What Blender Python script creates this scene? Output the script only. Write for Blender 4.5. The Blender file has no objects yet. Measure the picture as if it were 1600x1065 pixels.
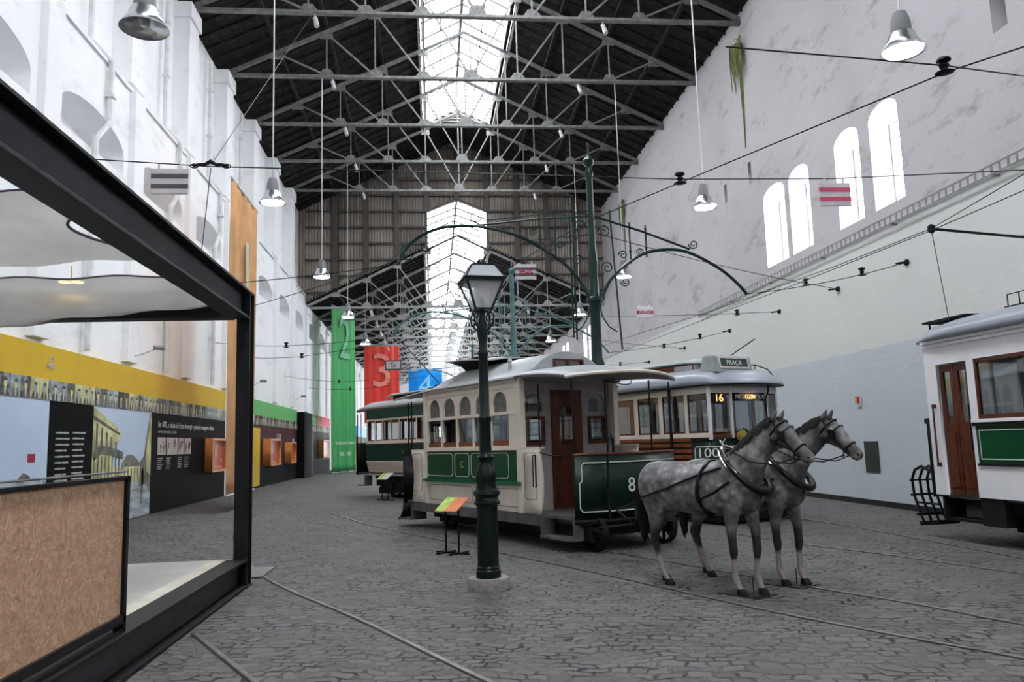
import bpy, bmesh, math, random
from mathutils import Vector, Matrix, Euler
R = math.radians; PI = math.pi
random.seed(7)
SC = bpy.context.scene
COL = SC.collection

# ------------------------------------------------------------------ materials
def _nt(name):
    m = bpy.data.materials.new(name); m.use_nodes = True
    nt = m.node_tree; nt.nodes.clear()
    out = nt.nodes.new('ShaderNodeOutputMaterial')
    return m, nt, out
def N(nt, t, **k):
    n = nt.nodes.new(t)
    for a, b in k.items():
        if a.startswith('i_'):
            key = a[2:].replace('_', ' ')
            n.inputs[int(key) if key.isdigit() else key].default_value = b
        else: setattr(n, a, b)
    return n
def c4(c): return (c[0], c[1], c[2], 1)
def srgb(r, g, b):
    f = lambda v: (v/255/12.92) if v/255 <= .04045 else ((v/255+.055)/1.055)**2.4
    return (f(r), f(g), f(b))
def mat(name, col, rough=.6, metal=0, col2=None, scale=4, bump=0, bscale=20, stretch=(1,1,1), emit=None, estr=0, detail=4, contrast=(.35,.65), coat=0, spec=.22):
    m, nt, out = _nt(name)
    p = N(nt, 'ShaderNodeBsdfPrincipled'); nt.links.new(p.outputs[0], out.inputs[0])
    p.inputs['Roughness'].default_value = rough; p.inputs['Metallic'].default_value = metal
    p.inputs['Specular IOR Level'].default_value = spec
    if coat: p.inputs['Coat Weight'].default_value = coat*.35; p.inputs['Coat Roughness'].default_value = .1
    tc = N(nt, 'ShaderNodeTexCoord'); mp = N(nt, 'ShaderNodeMapping'); mp.inputs['Scale'].default_value = stretch
    nt.links.new(tc.outputs['Object'], mp.inputs[0])
    c2 = col2 or tuple(v*.82 for v in col)
    nz = N(nt, 'ShaderNodeTexNoise'); nz.inputs['Scale'].default_value = scale; nz.inputs['Detail'].default_value = detail
    nt.links.new(mp.outputs[0], nz.inputs['Vector'])
    rp = N(nt, 'ShaderNodeValToRGB'); rp.color_ramp.elements[0].position = contrast[0]; rp.color_ramp.elements[1].position = contrast[1]
    rp.color_ramp.elements[0].color = c4(c2); rp.color_ramp.elements[1].color = c4(col)
    nt.links.new(nz.outputs[0], rp.inputs[0]); nt.links.new(rp.outputs[0], p.inputs['Base Color'])
    if bump:
        nb = N(nt, 'ShaderNodeTexNoise'); nb.inputs['Scale'].default_value = bscale; nb.inputs['Detail'].default_value = 5
        nt.links.new(mp.outputs[0], nb.inputs['Vector'])
        b = N(nt, 'ShaderNodeBump'); b.inputs['Strength'].default_value = bump; b.inputs['Distance'].default_value = .02
        nt.links.new(nb.outputs[0], b.inputs['Height']); nt.links.new(b.outputs[0], p.inputs['Normal'])
    if emit:
        p.inputs['Emission Color'].default_value = c4(emit); p.inputs['Emission Strength'].default_value = estr
    return m
def glassy(name, tint=(.8,.85,.85), gloss=.12, dens=.0):
    m, nt, out = _nt(name)
    t = N(nt, 'ShaderNodeBsdfTransparent'); t.inputs[0].default_value = c4(tint)
    g = N(nt, 'ShaderNodeBsdfGlossy'); g.inputs[0].default_value = (1,1,1,1); g.inputs['Roughness'].default_value = .03
    mx = N(nt, 'ShaderNodeMixShader'); mx.inputs[0].default_value = gloss
    nt.links.new(t.outputs[0], mx.inputs[1]); nt.links.new(g.outputs[0], mx.inputs[2])
    nt.links.new(mx.outputs[0], out.inputs[0])
    return m
def cobble():
    m, nt, out = _nt('granite setts')
    L = nt.links
    p = N(nt, 'ShaderNodeBsdfPrincipled'); L.new(p.outputs[0], out.inputs[0])
    tc = N(nt, 'ShaderNodeTexCoord'); mp = N(nt, 'ShaderNodeMapping'); mp.inputs['Rotation'].default_value = (0,0,R(14))
    L.new(tc.outputs['Object'], mp.inputs[0])
    dn = N(nt, 'ShaderNodeTexNoise'); dn.inputs['Scale'].default_value = 1.7; dn.inputs['Detail'].default_value = 2
    L.new(mp.outputs[0], dn.inputs['Vector'])
    dn2 = N(nt, 'ShaderNodeTexNoise'); dn2.inputs['Scale'].default_value = 9; dn2.inputs['Detail'].default_value = 2
    L.new(mp.outputs[0], dn2.inputs['Vector'])
    def addn(v, n, k):
        s = N(nt, 'ShaderNodeVectorMath', operation='SUBTRACT'); L.new(n.outputs['Color'], s.inputs[0]); s.inputs[1].default_value = (.5,.5,.5)
        q = N(nt, 'ShaderNodeVectorMath', operation='SCALE'); L.new(s.outputs[0], q.inputs[0]); q.inputs['Scale'].default_value = k
        a = N(nt, 'ShaderNodeVectorMath', operation='ADD'); L.new(v, a.inputs[0]); L.new(q.outputs[0], a.inputs[1]); return a.outputs[0]
    v = addn(addn(mp.outputs[0], dn, .45), dn2, .085)
    br = N(nt, 'ShaderNodeTexBrick'); br.offset = .5; br.inputs['Scale'].default_value = 1
    br.inputs['Brick Width'].default_value = .165; br.inputs['Row Height'].default_value = .115
    br.inputs['Mortar Size'].default_value = .015; br.inputs['Mortar Smooth'].default_value = .35; br.inputs['Bias'].default_value = 0
    br.inputs['Color1'].default_value = (0,0,0,1); br.inputs['Color2'].default_value = (1,1,1,1); br.inputs['Mortar'].default_value = (.5,.5,.5,1)
    L.new(v, br.inputs['Vector'])
    big = N(nt, 'ShaderNodeTexNoise'); big.inputs['Scale'].default_value = .8; big.inputs['Detail'].default_value = 5; L.new(mp.outputs[0], big.inputs['Vector'])
    fine = N(nt, 'ShaderNodeTexNoise'); fine.inputs['Scale'].default_value = 25; fine.inputs['Detail'].default_value = 6; L.new(mp.outputs[0], fine.inputs['Vector'])
    r1 = N(nt, 'ShaderNodeValToRGB'); r1.color_ramp.elements[0].color = (.040,.038,.039,1); r1.color_ramp.elements[1].color = (.172,.164,.160,1)
    a1 = N(nt, 'ShaderNodeMath', operation='MULTIPLY_ADD'); a1.inputs[1].default_value = .35; L.new(br.outputs['Color'], a1.inputs[0])
    a2 = N(nt, 'ShaderNodeMath', operation='MULTIPLY_ADD'); a2.inputs[1].default_value = .45; L.new(big.outputs[0], a2.inputs[0])
    a3 = N(nt, 'ShaderNodeMath', operation='MULTIPLY'); a3.inputs[1].default_value = .35; L.new(fine.outputs[0], a3.inputs[0])
    L.new(a3.outputs[0], a2.inputs[2]); L.new(a2.outputs[0], a1.inputs[2]); L.new(a1.outputs[0], r1.inputs[0])
    mx = N(nt, 'ShaderNodeMixRGB'); jn = N(nt, 'ShaderNodeTexNoise'); jn.inputs['Scale'].default_value = 3.2; jn.inputs['Detail'].default_value = 3; L.new(mp.outputs[0], jn.inputs['Vector']); jr = N(nt, 'ShaderNodeMapRange'); jr.inputs['From Min'].default_value = .42; jr.inputs['From Max'].default_value = .6; jr.inputs['To Min'].default_value = .12; L.new(jn.outputs[0], jr.inputs[0]); jm = N(nt, 'ShaderNodeMath', operation='MULTIPLY'); L.new(br.outputs['Fac'], jm.inputs[0]); L.new(jr.outputs[0], jm.inputs[1]); L.new(jm.outputs[0], mx.inputs[0]); L.new(r1.outputs[0], mx.inputs[1]); mx.inputs[2].default_value = (.012,.012,.012,1)
    # dust filling the joints in patches
    d = N(nt, 'ShaderNodeTexNoise'); d.inputs['Scale'].default_value = .55; d.inputs['Detail'].default_value = 3; L.new(tc.outputs['Object'], d.inputs['Vector'])
    dr = N(nt, 'ShaderNodeValToRGB'); dr.color_ramp.elements[0].position = .5; dr.color_ramp.elements[1].position = .72; dr.color_ramp.elements[1].color = (.7,.7,.7,1); L.new(d.outputs[0], dr.inputs[0])
    mx2 = N(nt, 'ShaderNodeMixRGB'); L.new(dr.outputs[0], mx2.inputs[0]); L.new(mx.outputs[0], mx2.inputs[1]); mx2.inputs[2].default_value = (.105,.102,.096,1)
    L.new(mx2.outputs[0], p.inputs['Base Color']); p.inputs['Roughness'].default_value = .7; p.inputs['Specular IOR Level'].default_value = .25
    inv = N(nt, 'ShaderNodeMath', operation='MULTIPLY_ADD'); inv.inputs[1].default_value = -1; L.new(br.outputs['Fac'], inv.inputs[0]); 
    f2 = N(nt, 'ShaderNodeMath', operation='MULTIPLY'); f2.inputs[1].default_value = .5; L.new(fine.outputs[0], f2.inputs[0]); L.new(f2.outputs[0], inv.inputs[2])
    b = N(nt, 'ShaderNodeBump'); b.inputs['Strength'].default_value = .8; b.inputs['Distance'].default_value = .015; L.new(inv.outputs[0], b.inputs['Height']); L.new(b.outputs[0], p.inputs['Normal'])
    return m
def wall_mat(name, upper, stain, lower=None, dado=None, zl=6., zd=3.43, stain_amt=.5):
    m, nt, out = _nt(name); L = nt.links
    p = N(nt, 'ShaderNodeBsdfPrincipled'); L.new(p.outputs[0], out.inputs[0]); p.inputs['Roughness'].default_value = .8
    tc = N(nt, 'ShaderNodeTexCoord'); mp = N(nt, 'ShaderNodeMapping'); mp.inputs['Scale'].default_value = (1,.45,1.1); mp.inputs['Rotation'].default_value = (R(-35),0,0)
    L.new(tc.outputs['Object'], mp.inputs[0])
    n1 = N(nt, 'ShaderNodeTexNoise'); n1.inputs['Scale'].default_value = 1.6; n1.inputs['Detail'].default_value = 9; n1.inputs['Roughness'].default_value = .72; L.new(mp.outputs[0], n1.inputs['Vector'])
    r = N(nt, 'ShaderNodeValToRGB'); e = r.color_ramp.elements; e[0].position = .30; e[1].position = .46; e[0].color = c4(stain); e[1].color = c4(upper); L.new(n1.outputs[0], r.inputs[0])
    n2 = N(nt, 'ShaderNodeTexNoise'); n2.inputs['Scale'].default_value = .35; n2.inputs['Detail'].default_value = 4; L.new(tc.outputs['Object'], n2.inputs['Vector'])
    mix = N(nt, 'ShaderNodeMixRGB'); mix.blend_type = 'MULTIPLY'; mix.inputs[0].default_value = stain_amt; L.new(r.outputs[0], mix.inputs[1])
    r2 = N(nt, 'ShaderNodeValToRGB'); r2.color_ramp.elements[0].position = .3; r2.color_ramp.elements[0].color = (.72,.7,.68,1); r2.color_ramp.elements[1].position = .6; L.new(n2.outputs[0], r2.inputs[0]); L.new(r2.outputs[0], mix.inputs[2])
    cur = mix.outputs[0]
    sx = N(nt, 'ShaderNodeSeparateXYZ'); L.new(tc.outputs['Object'], sx.inputs[0])
    for col, z, w in ((lower, zl, .05), (dado, zd, .01)):
        if not col: continue
        lt = N(nt, 'ShaderNodeMapRange'); lt.inputs['From Min'].default_value = z-w; lt.inputs['From Max'].default_value = z+w; L.new(sx.outputs[2], lt.inputs[0])
        mm = N(nt, 'ShaderNodeMixRGB'); L.new(lt.outputs[0], mm.inputs[0]); mm.inputs[1].default_value = c4(col); L.new(cur, mm.inputs[2]); cur = mm.outputs[0]
    L.new(cur, p.inputs['Base Color'])
    b = N(nt, 'ShaderNodeBump'); b.inputs['Strength'].default_value = .5; b.inputs['Distance'].default_value = .04; L.new(n1.outputs[0], b.inputs['Height']); L.new(b.outputs[0], p.inputs['Normal'])
    return m
def tile_mat():
    m, nt, out = _nt('roof tile underside'); L = nt.links
    p = N(nt, 'ShaderNodeBsdfPrincipled'); L.new(p.outputs[0], out.inputs[0]); p.inputs['Roughness'].default_value = .9
    tc = N(nt, 'ShaderNodeTexCoord')
    br = N(nt, 'ShaderNodeTexBrick'); mp = N(nt, 'ShaderNodeMapping'); mp.inputs['Rotation'].default_value = (0,0,R(90)); L.new(tc.outputs['Object'], mp.inputs[0]); L.new(mp.outputs[0], br.inputs['Vector'])
    br.inputs['Brick Width'].default_value = .28; br.inputs['Row Height'].default_value = .34; br.inputs['Mortar Size'].default_value = .05; br.inputs['Scale'].default_value = 1
    br.inputs['Color1'].default_value = (.06,.038,.032,1); br.inputs['Color2'].default_value = (.015,.012,.012,1); br.inputs['Mortar'].default_value = (.008,.008,.008,1)
    nz = N(nt, 'ShaderNodeTexNoise'); nz.inputs['Scale'].default_value = 2.5; nz.inputs['Detail'].default_value = 6; L.new(tc.outputs['Object'], nz.inputs['Vector'])
    mx = N(nt, 'ShaderNodeMixRGB'); mx.blend_type = 'MULTIPLY'; mx.inputs[0].default_value = .9; L.new(br.outputs['Color'], mx.inputs[1]); L.new(nz.outputs[0], mx.inputs[2])
    L.new(mx.outputs[0], p.inputs['Base Color'])
    b = N(nt, 'ShaderNodeBump'); b.inputs['Strength'].default_value = 1; b.inputs['Distance'].default_value = .05; b.invert = True; L.new(br.outputs['Fac'], b.inputs['Height']); L.new(b.outputs[0], p.inputs['Normal'])
    return m
def osb_mat():
    m, nt, out = _nt('strand board'); L = nt.links
    p = N(nt, 'ShaderNodeBsdfPrincipled'); L.new(p.outputs[0], out.inputs[0]); p.inputs['Roughness'].default_value = .7
    tc = N(nt, 'ShaderNodeTexCoord'); cols = []
    dn = N(nt, 'ShaderNodeTexNoise'); dn.inputs['Scale'].default_value = 6; L.new(tc.outputs['Object'], dn.inputs['Vector'])
    ad = N(nt, 'ShaderNodeVectorMath', operation='MULTIPLY_ADD'); L.new(dn.outputs['Color'], ad.inputs[0]); ad.inputs[1].default_value = (.2,.2,.2); L.new(tc.outputs['Object'], ad.inputs[2])
    vals = []
    for rot, st in ((20, (1,26,80)), (-50, (1,75,28))):
        mp = N(nt, 'ShaderNodeMapping'); mp.inputs['Rotation'].default_value = (R(rot),0,0); mp.inputs['Scale'].default_value = st; L.new(ad.outputs[0], mp.inputs[0])
        v = N(nt, 'ShaderNodeTexVoronoi'); v.inputs['Scale'].default_value = 1; L.new(mp.outputs[0], v.inputs['Vector']); vals.append(v)
    s = N(nt, 'ShaderNodeMixRGB'); s.inputs[0].default_value = .5; L.new(vals[0].outputs['Color'], s.inputs[1]); L.new(vals[1].outputs['Color'], s.inputs[2])
    bw = N(nt, 'ShaderNodeRGBToBW'); L.new(s.outputs[0], bw.inputs[0])
    r = N(nt, 'ShaderNodeValToRGB'); e = r.color_ramp.elements; e[0].position = .1; e[0].color = (.32,.18,.105,1); e[1].position = .95; e[1].color = (.68,.44,.28,1)
    k = e.new(.5); k.color = (.48,.285,.17,1); L.new(bw.outputs[0], r.inputs[0]); L.new(r.outputs[0], p.inputs['Base Color'])
    b = N(nt, 'ShaderNodeBump'); b.inputs['Strength'].default_value = .3; b.inputs['Distance'].default_value = .003; L.new(bw.outputs[0], b.inputs['Height']); L.new(b.outputs[0], p.inputs['Normal'])
    return m
def horse_mat():
    m, nt, out = _nt('dapple grey coat'); L = nt.links
    p = N(nt, 'ShaderNodeBsdfPrincipled'); L.new(p.outputs[0], out.inputs[0]); p.inputs['Roughness'].default_value = .6
    tc = N(nt, 'ShaderNodeTexCoord'); sx = N(nt, 'ShaderNodeSeparateXYZ'); L.new(tc.outputs['Object'], sx.inputs[0])
    n = N(nt, 'ShaderNodeTexNoise'); n.inputs['Scale'].default_value = 5.5; n.inputs['Detail'].default_value = 6; n.inputs['Roughness'].default_value = .65; L.new(tc.outputs['Object'], n.inputs['Vector'])
    v = N(nt, 'ShaderNodeTexVoronoi'); v.inputs['Scale'].default_value = 11; L.new(tc.outputs['Object'], v.inputs['Vector'])
    ad = N(nt, 'ShaderNodeMath', operation='MULTIPLY_ADD'); ad.inputs[1].default_value = -.30; L.new(v.outputs[0], ad.inputs[0]); L.new(n.outputs[0], ad.inputs[2])
    r = N(nt, 'ShaderNodeValToRGB'); e = r.color_ramp.elements; e[0].position = .12; e[0].color = (.032,.031,.033,1); e[1].position = .54; e[1].color = (.30,.288,.285,1)
    k = e.new(.34); k.color = (.12,.115,.115,1); L.new(ad.outputs[0], r.inputs[0])
    # legs: dark at knee and hock, pale pink below
    n2 = N(nt, 'ShaderNodeTexNoise'); n2.inputs['Scale'].default_value = 6; L.new(tc.outputs['Object'], n2.inputs['Vector'])
    zz = N(nt, 'ShaderNodeMath', operation='MULTIPLY_ADD'); zz.inputs[1].default_value = .16; L.new(n2.outputs[0], zz.inputs[0]); L.new(sx.outputs[2], zz.inputs[2])
    rz = N(nt, 'ShaderNodeValToRGB'); ee = rz.color_ramp.elements
    ee[0].position = 0; ee[0].color = (.30,.245,.24,1); ee[1].position = .40; ee[1].color = (.27,.225,.22,1)
    for pos, c in ((.45, (.008,.008,.009)), (.66, (.014,.013,.014)), (.80, (.13,.125,.125))):
        q = ee.new(pos); q.color = c4(c)
    L.new(zz.outputs[0], rz.inputs[0])
    up = N(nt, 'ShaderNodeMapRange'); up.inputs['From Min'].default_value = .68; up.inputs['From Max'].default_value = .86; L.new(zz.outputs[0], up.inputs[0])
    mx = N(nt, 'ShaderNodeMixRGB'); L.new(up.outputs[0], mx.inputs[0]); L.new(rz.outputs[0], mx.inputs[1]); L.new(r.outputs[0], mx.inputs[2])
    # dark face around the eyes and cheeks
    vm = N(nt, 'ShaderNodeVectorMath', operation='SUBTRACT'); L.new(tc.outputs['Object'], vm.inputs[0]); vm.inputs[1].default_value = (1.50,0,1.60)
    vl = N(nt, 'ShaderNodeVectorMath', operation='LENGTH'); L.new(vm.outputs[0], vl.inputs[0])
    vr = N(nt, 'ShaderNodeMapRange'); vr.inputs['From Min'].default_value = .10; vr.inputs['From Max'].default_value = .22; vr.inputs['To Min'].default_value = .85; vr.inputs['To Max'].default_value = 0; L.new(vl.outputs['Value'], vr.inputs[0])
    mf = N(nt, 'ShaderNodeMixRGB'); L.new(vr.outputs[0], mf.inputs[0]); L.new(mx.outputs[0], mf.inputs[1]); mf.inputs[2].default_value = (.032,.03,.03,1)
    L.new(mf.outputs[0], p.inputs['Base Color'])
    return m
def fabric_mat(name, col, clear=.10):
    m, nt, out = _nt(name); L = nt.links
    d = N(nt, 'ShaderNodeBsdfDiffuse'); t = N(nt, 'ShaderNodeBsdfTranslucent'); tr = N(nt, 'ShaderNodeBsdfTransparent')
    tc = N(nt, 'ShaderNodeTexCoord'); n = N(nt, 'ShaderNodeTexNoise'); n.inputs['Scale'].default_value = 1.2; n.inputs['Detail'].default_value = 7; L.new(tc.outputs['Object'], n.inputs['Vector'])
    r = N(nt, 'ShaderNodeValToRGB'); e = r.color_ramp.elements; e[0].position = .3; e[1].position = .7; e[0].color = c4([v*.72 for v in col]); e[1].color = c4(col); L.new(n.outputs[0], r.inputs[0])
    L.new(r.outputs[0], d.inputs[0]); L.new(r.outputs[0], t.inputs[0])
    m1 = N(nt, 'ShaderNodeMixShader'); m1.inputs[0].default_value = .5; L.new(d.outputs[0], m1.inputs[1]); L.new(t.outputs[0], m1.inputs[2])
    m2 = N(nt, 'ShaderNodeMixShader'); m2.inputs[0].default_value = clear; L.new(m1.outputs[0], m2.inputs[1]); L.new(tr.outputs[0], m2.inputs[2]); L.new(m2.outputs[0], out.inputs[0])
    return m
def emis(name, col, s):
    m, nt, out = _nt(name); e = N(nt, 'ShaderNodeEmission'); e.inputs[0].default_value = c4(col); e.inputs[1].default_value = s
    nt.links.new(e.outputs[0], out.inputs[0]); return m

M = {}
M['floor'] = cobble()
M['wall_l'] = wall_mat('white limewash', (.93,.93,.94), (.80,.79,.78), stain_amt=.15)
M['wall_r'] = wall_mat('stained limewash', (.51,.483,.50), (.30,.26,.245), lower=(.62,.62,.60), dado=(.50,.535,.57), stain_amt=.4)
M['plain_white'] = mat('white plaster', (.8,.8,.8), .8, col2=(.7,.7,.7), scale=.8)
M['tile'] = tile_mat()
M['timber'] = mat('dark timber', (.035,.028,.025), .85, col2=(.015,.013,.012), scale=3)
M['truss'] = mat('grey painted steel', (.24,.24,.23), .55, col2=(.15,.147,.142), scale=6)
M['truss2'] = mat('pale grey painted steel', (.46,.46,.45), .55, col2=(.34,.34,.33), scale=6)
M['corr'] = mat('weathered corrugated sheet', (.34,.30,.26), .55, metal=.1, col2=(.17,.15,.13), scale=.7, stretch=(1,1,.6), contrast=(.35,.65))
M['corrpost'] = mat('brown steel post', (.10,.088,.08), .6)
M['darkened_bar'] = mat('bar darkened against sky', (.05,.05,.05), .7)  # colour darkened so bars read as silhouettes against the bright skylight
M['lantern_end'] = mat('grey boarded lantern gable', (.13,.125,.115), .7, col2=(.08,.075,.07), scale=3)
M['white_sheet'] = mat('white lantern boarding', (.62,.61,.58), .6, col2=(.5,.48,.45), scale=3)
M['roofglass'] = glassy('lantern glass', (.93,.95,.97), .05)
M['winglass'] = glassy('window glass', (.95,.97,1), .02)
M['black_steel'] = mat('black painted steel', (.009,.009,.010), .5, col2=(.006,.006,.007), scale=3, bump=.08, bscale=60)
M['grey_web'] = mat('charcoal steel web', (.045,.045,.05), .55, col2=(.034,.034,.038), scale=5)
M['osb'] = osb_mat()
M['deck'] = mat('pale deck board', (.50,.49,.46), .35, col2=(.42,.415,.39), scale=2)
M['fabric'] = fabric_mat('grey gauze cloth', (.50,.475,.44))
M['hem'] = mat('dark cloth hem', (.10,.09,.11), .8)
M['chrome'] = mat('polished steel', (.75,.75,.76), .12, metal=1)
M['alu'] = mat('spun aluminium', (.62,.64,.66), .25, metal=.9)
M['grey_cap'] = mat('grey lamp housing', (.22,.22,.23), .5)
M['rod'] = mat('pale metal rod', (.62,.62,.62), .4, metal=.3)
M['bulb'] = emis('glowing bulb', (.88,1,.93), 18)
M['warm'] = emis('warm lamp disc', (1,.78,.38), 6)
M['litsign'] = emis('lit destination glass', (1,.45,.16), 1.5)
M['lantern_iron'] = mat('dark green cast iron', (.0045,.012,.0105), .38, col2=(.003,.007,.007), scale=8, bump=.08, bscale=40, coat=.25)
M['pole_green'] = mat('green painted column', (.009,.032,.026), .34, col2=(.006,.02,.018), scale=4, coat=.4)
M['pole_teal'] = mat('teal painted column', (.08,.18,.18), .35, col2=(.06,.13,.13), scale=4)
M['granite'] = mat('granite base stone', (.27,.25,.24), .7, col2=(.19,.175,.17), scale=20)
M['lampglass'] = fabric_mat('milky lantern glass', (.90,.91,.94), .38)
M['mantle'] = mat('frosted gas mantle', (.75,.73,.68), .4)
M['tram_glass'] = glassy('tram window glass', (.55,.58,.58), .16)
M['frosted'] = mat('etched grey glass', (.17,.18,.165), .3, col2=(.09,.095,.085), scale=14)
M['cream'] = mat('cream painted wood', (.74,.665,.57), .5, col2=(.66,.59,.50), scale=3)
M['cream_line'] = mat('pale lining paint', (.62,.64,.55), .5)
M['dark_line'] = mat('dark lining paint', (.06,.07,.06), .5)
M['green'] = mat('bottle green coach paint', (.005,.062,.023), .35, col2=(.004,.048,.018), scale=2, coat=.25)
M['green2'] = mat('deep green coach paint', (.0025,.017,.009), .4, coat=.2)
M['green3'] = mat('mid green coach paint', (.012,.13,.06), .25, coat=.3)
M['navy'] = mat('blue green coach paint', (.006,.04,.036), .3, coat=.3)
M['mahog'] = mat('varnished mahogany', (.12,.034,.016), .35, col2=(.06,.018,.009), scale=3, stretch=(6,6,.8), coat=.3)
M['orange_wood'] = mat('orange varnished wood', (.26,.085,.035), .4, col2=(.17,.055,.025), scale=3)
M['planks'] = mat('red brown slat', (.06,.022,.015), .4, col2=(.08,.03,.022), scale=3, stretch=(1,1,4))
M['roof_grey'] = mat('grey canvas roof paint', (.36,.37,.38), .35, col2=(.29,.30,.31), scale=2)
M['roof_gloss'] = mat('glossy grey roof paint', (.27,.29,.32), .36, col2=(.27,.29,.33), scale=2, coat=.4)
M['white_paint'] = mat('white coach paint', (.80,.785,.80), .4, col2=(.74,.73,.74), scale=2)
M['under'] = mat('black running gear and vent shade', (.005,.005,.005), .7, col2=(.009,.009,.009), scale=8)
M['sillgrey'] = mat('worn grey sole bar', (.13,.125,.13), .55, col2=(.09,.085,.085), scale=5)
M['iron'] = mat('black iron', (.006,.006,.007), .45)
M['soffit'] = mat('pinkish cream soffit', (.40,.34,.33), .6)
M['numeral'] = mat('white numeral paint', (.72,.74,.68), .5)
M['gold'] = mat('gold leaf', (.50,.33,.07), .35, metal=.5)
M['seat'] = mat('slatted bench wood', (.24,.12,.06), .5)
M['coat'] = horse_mat()
M['hoof'] = mat('dark horn', (.008,.0075,.0075), .5)
M['mane'] = mat('dark grey mane', (.022,.021,.021), .8, col2=(.009,.009,.009), scale=30, stretch=(1,1,4))
M['leather'] = mat('black harness leather', (.004,.004,.0045), .4, coat=.3)
M['eye'] = mat('dark horse eye', (.01,.008,.007), .08)
M['nostril'] = mat('dark muzzle skin', (.10,.09,.09), .6)
M['yellow'] = mat('mustard yellow board', srgb(220,183,58), .5, col2=srgb(208,172,62), scale=.6, spec=.05)
M['bgreen'] = mat('bright green board', srgb(104,190,106), .5, col2=srgb(116,180,112), scale=.6, spec=.05)
M['bred'] = mat('red board', srgb(216,72,80), .5)
M['bblue'] = mat('sky blue board', srgb(70,160,205), .5)
M['black_board'] = mat('black exhibition board', (.006,.006,.006), .6, col2=(.008,.008,.008), scale=1, spec=.04)
M['burg'] = mat('burgundy exhibition board', (.095,.028,.030), .6, col2=(.06,.028,.03), scale=1, spec=.04)
M['greyboard'] = mat('grey green exhibition board', (.12,.12,.09), .6, col2=(.06,.06,.055), scale=1, spec=.05)
M['seaboard'] = mat('pale blue printed sky', srgb(200,214,232), .5, col2=srgb(188,204,224), scale=.7, spec=.05)
M['sand'] = mat('printed pale shore', srgb(185,195,200), .5, col2=srgb(125,135,140), scale=3, stretch=(1,.6,3))
M['print_light'] = mat('printed cream facade', srgb(220,216,160), .5, col2=srgb(150,148,110), scale=3)
M['print_dark'] = mat('printed dark ironwork', srgb(72,74,62), .4, col2=srgb(120,120,104), scale=4)
M['print_mid'] = mat('printed grey photo', srgb(150,150,150), .4, col2=srgb(70,70,70), scale=5, contrast=(.45,.55))
M['print_purple'] = mat('printed lilac photo', srgb(150,140,155), .4, col2=srgb(80,72,90), scale=2, contrast=(.42,.58))
M['orange'] = mat('orange banner cloth', srgb(232,160,66), .6, col2=srgb(226,132,64), scale=1.2, stretch=(1,3,.15))
M['orange_box'] = mat('orange showcase', srgb(206,92,42), .4, col2=srgb(180,70,40), scale=2)
M['box_frame'] = mat('amber showcase frame', srgb(214,134,70), .4)
M['ban_green'] = mat('green banner cloth', srgb(58,158,84), .6, col2=srgb(80,160,100), scale=1, stretch=(1,2,.12))
M['ban_red'] = mat('red banner cloth', srgb(222,64,52), .6, col2=srgb(200,70,60), scale=1, stretch=(2,1,.2))
M['ban_blue'] = fabric_mat('blue banner cloth', srgb(40,165,235))
M['orange'] = fabric_mat('orange banner gauze', srgb(246,204,156))
M['ban_pale'] = mat('pale printed numeral', srgb(190,200,180), .6)
M['ban_pale_g'] = mat('pale green printed numeral', srgb(120,190,150), .6)
M['ban_pale_r'] = mat('pale pink printed numeral', srgb(238,140,130), .6)
M['ban_pale_b'] = mat('pale blue printed numeral', srgb(130,200,235), .6)
M['white_text'] = mat('white lettering', (.72,.74,.72), .5)
M['grey_text'] = mat('grey lettering', (.42,.44,.43), .5)
M['pinkred'] = mat('faded red stripe', srgb(206,84,110), .5)
M['signwhite'] = mat('enamel sign white', srgb(205,198,200), .4)
M['signgrey'] = mat('enamel sign grey', (.10,.09,.09), .4)
M['crimson'] = mat('crimson sign enamel', srgb(160,30,60), .4)
M['lime'] = mat('lime green leaflet', srgb(188,206,110), .5, col2=srgb(150,180,80), scale=12)
M['orangecard'] = mat('orange leaflet', srgb(214,132,88), .5, col2=srgb(200,120,80), scale=8)
M['moss'] = mat('green moss', (.13,.18,.05), .9, col2=(.07,.10,.03), scale=10)
M['fern'] = mat('hanging weed', (.22,.26,.09), .8, col2=(.12,.15,.05), scale=10)
M['tray'] = mat('galvanised tray', (.30,.29,.29), .45, metal=.5)
M['rail'] = mat('worn steel rail', (.22,.21,.19), .4, metal=.4, col2=(.12,.115,.105), scale=5)
M['groove'] = mat('dark rail groove', (.02,.02,.02), .8)  # flat dark strip laid beside the rail head
M['plate'] = mat('grey steel floor plate', (.22,.23,.24), .35, metal=.4)
M['pipe'] = mat('white painted pipe', (.80,.80,.80), .5)
M['brick'] = mat('bare brick recess', (.26,.16,.14), .85, col2=(.18,.12,.11), scale=8)
M['greybox'] = mat('grey enamelled box', (.33,.36,.36), .35, coat=.2)
M['signgreen'] = mat('dark green sign glass', (.05,.075,.065), .3)
M['alarm'] = mat('red call point', srgb(214,60,40), .4)
M['tan'] = mat('dark olive plate', (.03,.032,.03), .35)

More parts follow.
